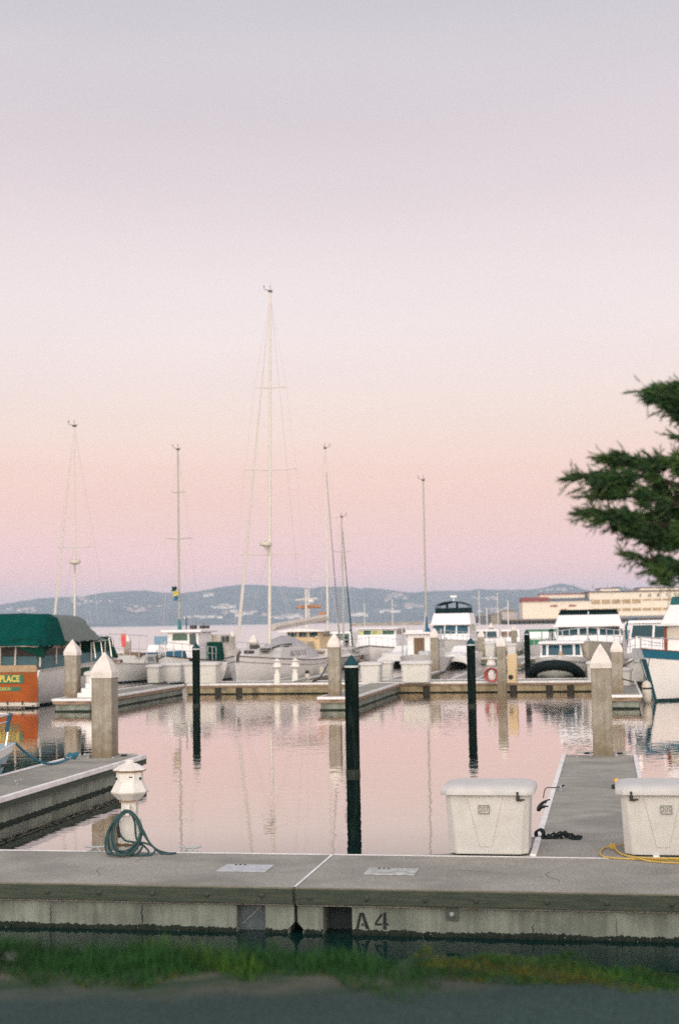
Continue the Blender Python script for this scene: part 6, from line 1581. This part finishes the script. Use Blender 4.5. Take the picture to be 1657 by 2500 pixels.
# blobs traced at the tree's own distance: column, row, half width, half height (photo px), density
BL = [(1600, 962, 30, 26, 1), (1578, 968, 22, 20, .9), (1640, 948, 22, 16, .8), (1622, 985, 24, 20, .8), (1650, 985, 30, 30, 1), (1655, 1015, 26, 20, .8), (1632, 1003, 14, 12, .5), (1638, 1068, 9, 4, .3), (1655, 1076, 12, 8, .6),
      (1476, 1122, 30, 10, .8), (1505, 1120, 22, 14, 1), (1500, 1135, 28, 12, .8), (1540, 1132, 28, 16, 1), (1572, 1138, 28, 18, 1), (1600, 1134, 26, 18, 1), (1630, 1128, 22, 14, .8), (1652, 1145, 22, 20, 1), (1645, 1118, 14, 10, .5),
      (1388, 1168, 24, 5, .45), (1410, 1163, 20, 6, .7), (1432, 1168, 18, 9, .8), (1452, 1178, 22, 16, 1), (1478, 1172, 26, 20, 1), (1500, 1190, 30, 22, 1), (1465, 1192, 20, 14, .8), (1525, 1165, 24, 16, .8), (1530, 1185, 18, 12, .5), (1582, 1165, 22, 14, .8), (1600, 1185, 20, 16, .7),
      (1440, 1214, 18, 6, .7), (1470, 1210, 24, 12, 1), (1500, 1212, 24, 10, .9), (1560, 1205, 18, 18, .8), (1585, 1212, 22, 12, .8), (1610, 1205, 20, 20, .9), (1562, 1228, 14, 16, .8), (1610, 1232, 18, 16, .9), (1648, 1195, 18, 12, .5), (1650, 1220, 20, 14, .8),
      (1415, 1254, 20, 8, .7), (1440, 1252, 22, 10, .9), (1460, 1270, 22, 12, .8), (1480, 1258, 24, 16, 1), (1510, 1262, 28, 20, 1), (1535, 1275, 30, 22, 1), (1565, 1275, 26, 22, 1), (1600, 1262, 26, 24, 1), (1640, 1258, 26, 22, 1), (1500, 1288, 22, 12, .8), (1540, 1298, 30, 18, 1), (1580, 1305, 30, 22, 1), (1620, 1300, 32, 26, 1), (1652, 1300, 22, 28, 1), (1592, 1325, 26, 16, 1), (1630, 1332, 30, 18, 1),
      (1522, 1354, 14, 6, .7), (1545, 1360, 16, 6, .5), (1575, 1375, 18, 12, .8), (1600, 1372, 20, 14, .9), (1625, 1378, 22, 14, .9), (1595, 1395, 20, 12, .8), (1618, 1405, 24, 14, .9), (1640, 1385, 18, 18, .8), (1625, 1425, 12, 8, .5), (1655, 1408, 12, 14, .5)]
PXM = TD / F
left = Vector((-1, .1, .12)).normalized()
for (px, py, wx, hy, dn) in BL:
    dz = rnd(-.14, .14) if px < 1690 else rnd(-1.1, 1.1)
    c = tp_(px, py, dz); r = (wx * PXM * 1.05, max(.05, wx * PXM * .8), hy * PXM * 1.1)
    nvol = int(dn * .50 * (wx * hy) * (.9 if px < 1690 else .28)) + 10
    spray(fo if rnd(0, 1) < .6 else fo2, c, r, nvol, left)
    spray(fo2, c + Vector((0, 0, r[2] * .3)), (r[0] * .9, r[1], r[2] * .5), nvol // 4, left)
    if px < 1690:                          # feathery branchlets that leave the clump in all directions
        for q_ in range(int(5 + wx / 4)):
            az = rnd(1.6, 4.9) if random.random() < .75 else rnd(0, 6.28)
            st_ = c + Vector((rnd(-.6, .6) * r[0], rnd(-.8, .8) * r[1], rnd(-.6, .6) * r[2]))
            dv = Vector((math.cos(az), rnd(-.3, .3), math.sin(az) * .55)).normalized(); ln_ = rnd(.05, .11)
            br.tube([st_, st_ + dv * ln_], .0018, 3, r1=.0008)
            for k in range(13):
                q = st_ + dv * ln_ * rnd(.1, 1); d = (dv + Vector((rnd(-.5, .5), rnd(-.5, .5), rnd(-.5, .5)))).normalized()
                s = d.cross(Vector((0, 1, 0))).normalized() * rnd(.0013, .0026); l = rnd(.015, .035)
                fo2.add([q - s, q + d * l, q + s], [(0, 1, 2)])
# single shoots that stick out past the outline
for (px, py, dx, dy, n_) in ((1535, 955, -26, 4, 1), (1365, 1170, -16, 2, 1), (1400, 1190, -30, 16, 1), (1440, 1190, -35, 14, 1), (1430, 1208, -40, 8, 1), (1405, 1213, -24, 2, 1), (1410, 1250, -38, 2, 1), (1400, 1262, -22, 12, 1), (1440, 1278, -24, 8, 1), (1520, 1352, -24, 1, 1), (1445, 1118, -22, -2, 1), (1460, 1145, -26, 8, 1), (1485, 1108, -8, -10, 1), (1560, 1115, -4, -12, 1), (1582, 1115, 0, -16, 1), (1640, 935, 12, -20, 1), (1470, 1285, -14, 14, 1), (1510, 1305, -8, 12, 1), (1540, 1318, -6, 12, 1), (1570, 1335, -6, 14, 1), (1638, 1066, -20, -4, 1), (1550, 1395, -8, 6, 1), (1585, 1415, -10, 10, 1), (1445, 1160, -22, -6, 1), (1470, 1160, -26, -6, 1)):
    a = tp_(px + 14, py, 0); b_ = tp_(px + dx, py + dy, 0)
    br.tube([a, a + (b_ - a) * .5 + Vector((0, 0, .006)), b_], .0035, 4, r1=.0015)
    for k in range(26):
        q = a + (b_ - a) * rnd(0, .95); d = ((b_ - a).normalized() + Vector((rnd(-.4, .4), rnd(-.4, .4), rnd(-.5, .5)))).normalized()
        s = d.cross(Vector((0, 1, 0))).normalized() * rnd(.002, .0035); l = rnd(.02, .045)
        fo.add([q - s, q + d * l, q + s], [(0, 1, 2)])
# limbs from the trunk out to the shoots
tk = lambda z: Vector((.0, .02, z - to.z))
for zt_, pts in ((3.0, [(1900, 1000, .1), (1760, 960, .1), (1660, 975, .05), (1590, 968, 0)]), (2.6, [(1900, 1150, .1), (1750, 1130, .1), (1640, 1140, .05), (1540, 1135, 0), (1480, 1122, 0)]),
                 (2.45, [(1900, 1220, -.1), (1740, 1195, -.05), (1640, 1185, 0), (1560, 1160, 0), (1480, 1175, 0), (1400, 1166, 0)]), (2.3, [(1900, 1260, .1), (1760, 1235, 0), (1640, 1232, 0), (1560, 1215, 0), (1480, 1208, 0), (1420, 1214, 0)]),
                 (2.2, [(1900, 1330, 0), (1760, 1310, 0), (1650, 1290, 0), (1560, 1275, 0), (1470, 1258, 0), (1410, 1254, 0)]), (2.0, [(1900, 1400, .1), (1760, 1390, 0), (1660, 1375, 0), (1590, 1370, 0), (1520, 1354, 0)]), (2.1, [(1760, 1340, .2), (1650, 1330, .1), (1590, 1320, .05)]),
                 (4.2, [(1950, 800, .2), (1800, 760, .2)]), (4.8, [(2000, 640, -.3), (1850, 600, -.3)]), (3.6, [(2100, 900, -.4), (1900, 860, -.5)]), (2.0, [(2100, 1300, .6), (1980, 1280, .9)])):
    q = [tp_(x, y, d_) for x, y, d_ in pts]
    limb([tk(zt_ + .1)] + q, .030, .003)
    if pts[0][0] <= 2000:      # foliage on the stretch outside the frame
        for px_o in range(1720, 1900, 30):
            yy_ = interp(sorted([(a_[0], a_[1]) for a_ in pts]), px_o)
            spray(fo, tp_(px_o, yy_ + rnd(-14, 14), rnd(-.1, .1)), (.09, .1, .045), 260, left); spray(fo2, tp_(px_o, yy_ + rnd(-24, 4), rnd(-.15, .15)), (.08, .1, .04), 160, left)
for i in range(46):          # the rest of the crown, on its own limbs round the trunk
    z0 = 1.7 + 5.2 * i / 46; az = i * 2.4 + rnd(-.3, .3); ln_ = (1.75 - 1.2 * i / 46) * rnd(.8, 1.1)
    dv = Vector((math.cos(az), math.sin(az), 0))
    if dv.x < 0: ln_ = min(ln_, .72 / max(.3, -dv.x))
    if dv.x < -.3 and z0 < 4.5 and dv.y < 0: continue
    if dv.x < .45 and z0 < 3.1: continue
    pts = [Vector((0, 0, z0)), dv * ln_ * .35 + Vector((0, 0, z0 + .18)), dv * ln_ * .7 + Vector((0, 0, z0 + .22)), dv * ln_ + Vector((0, 0, z0 + .30))]
    limb(pts, .024, .003, 5)
    for k in (.38, .52, .66, .8, .92, 1.02):
        c = dv * ln_ * k + Vector((rnd(-.1, .1), rnd(-.1, .1), z0 + .22 + rnd(-.07, .09)))
        spray(fo if rnd(0, 1) < .6 else fo2, c, (.17, .17, .075), 190, (dv + Vector((0, 0, .2))).normalized(), ln=(.05, .10), wd=(.006, .011))
o = br.build('branch', barkM, e, smooth=60)
fo.build('crown', mat('cypress_leaf', (0.010, 0.046, 0.010), .7, var=.45, scale=7), e)
fo2.build('crown', mat('cypress_leaf_light', (0.034, 0.080, 0.014), .7, var=.4, scale=7), e)

# ================================================================== HAZE
hm = bpy.data.materials.new('haze'); hm.use_nodes = True
n = hm.node_tree; n.nodes.clear()
ho = n.nodes.new('ShaderNodeOutputMaterial'); pv = n.nodes.new('ShaderNodeVolumePrincipled')
pv.inputs['Color'].default_value = (0.70, 0.84, 1.0, 1); pv.inputs['Density'].default_value = 1.2e-4; pv.inputs['Anisotropy'].default_value = 0.0
n.links.new(pv.outputs[0], ho.inputs['Volume'])
hz = MB().bx(-3950, 3950, -60, 9400, -6, 205).build('haze', hm)
hz['kind'] = 'stuff'; hz['label'] = 'thin evening haze over the bay'
sc.cycles.volume_bounces = 3
sc.cycles.use_denoising = False
sc.cycles.max_bounces = 6
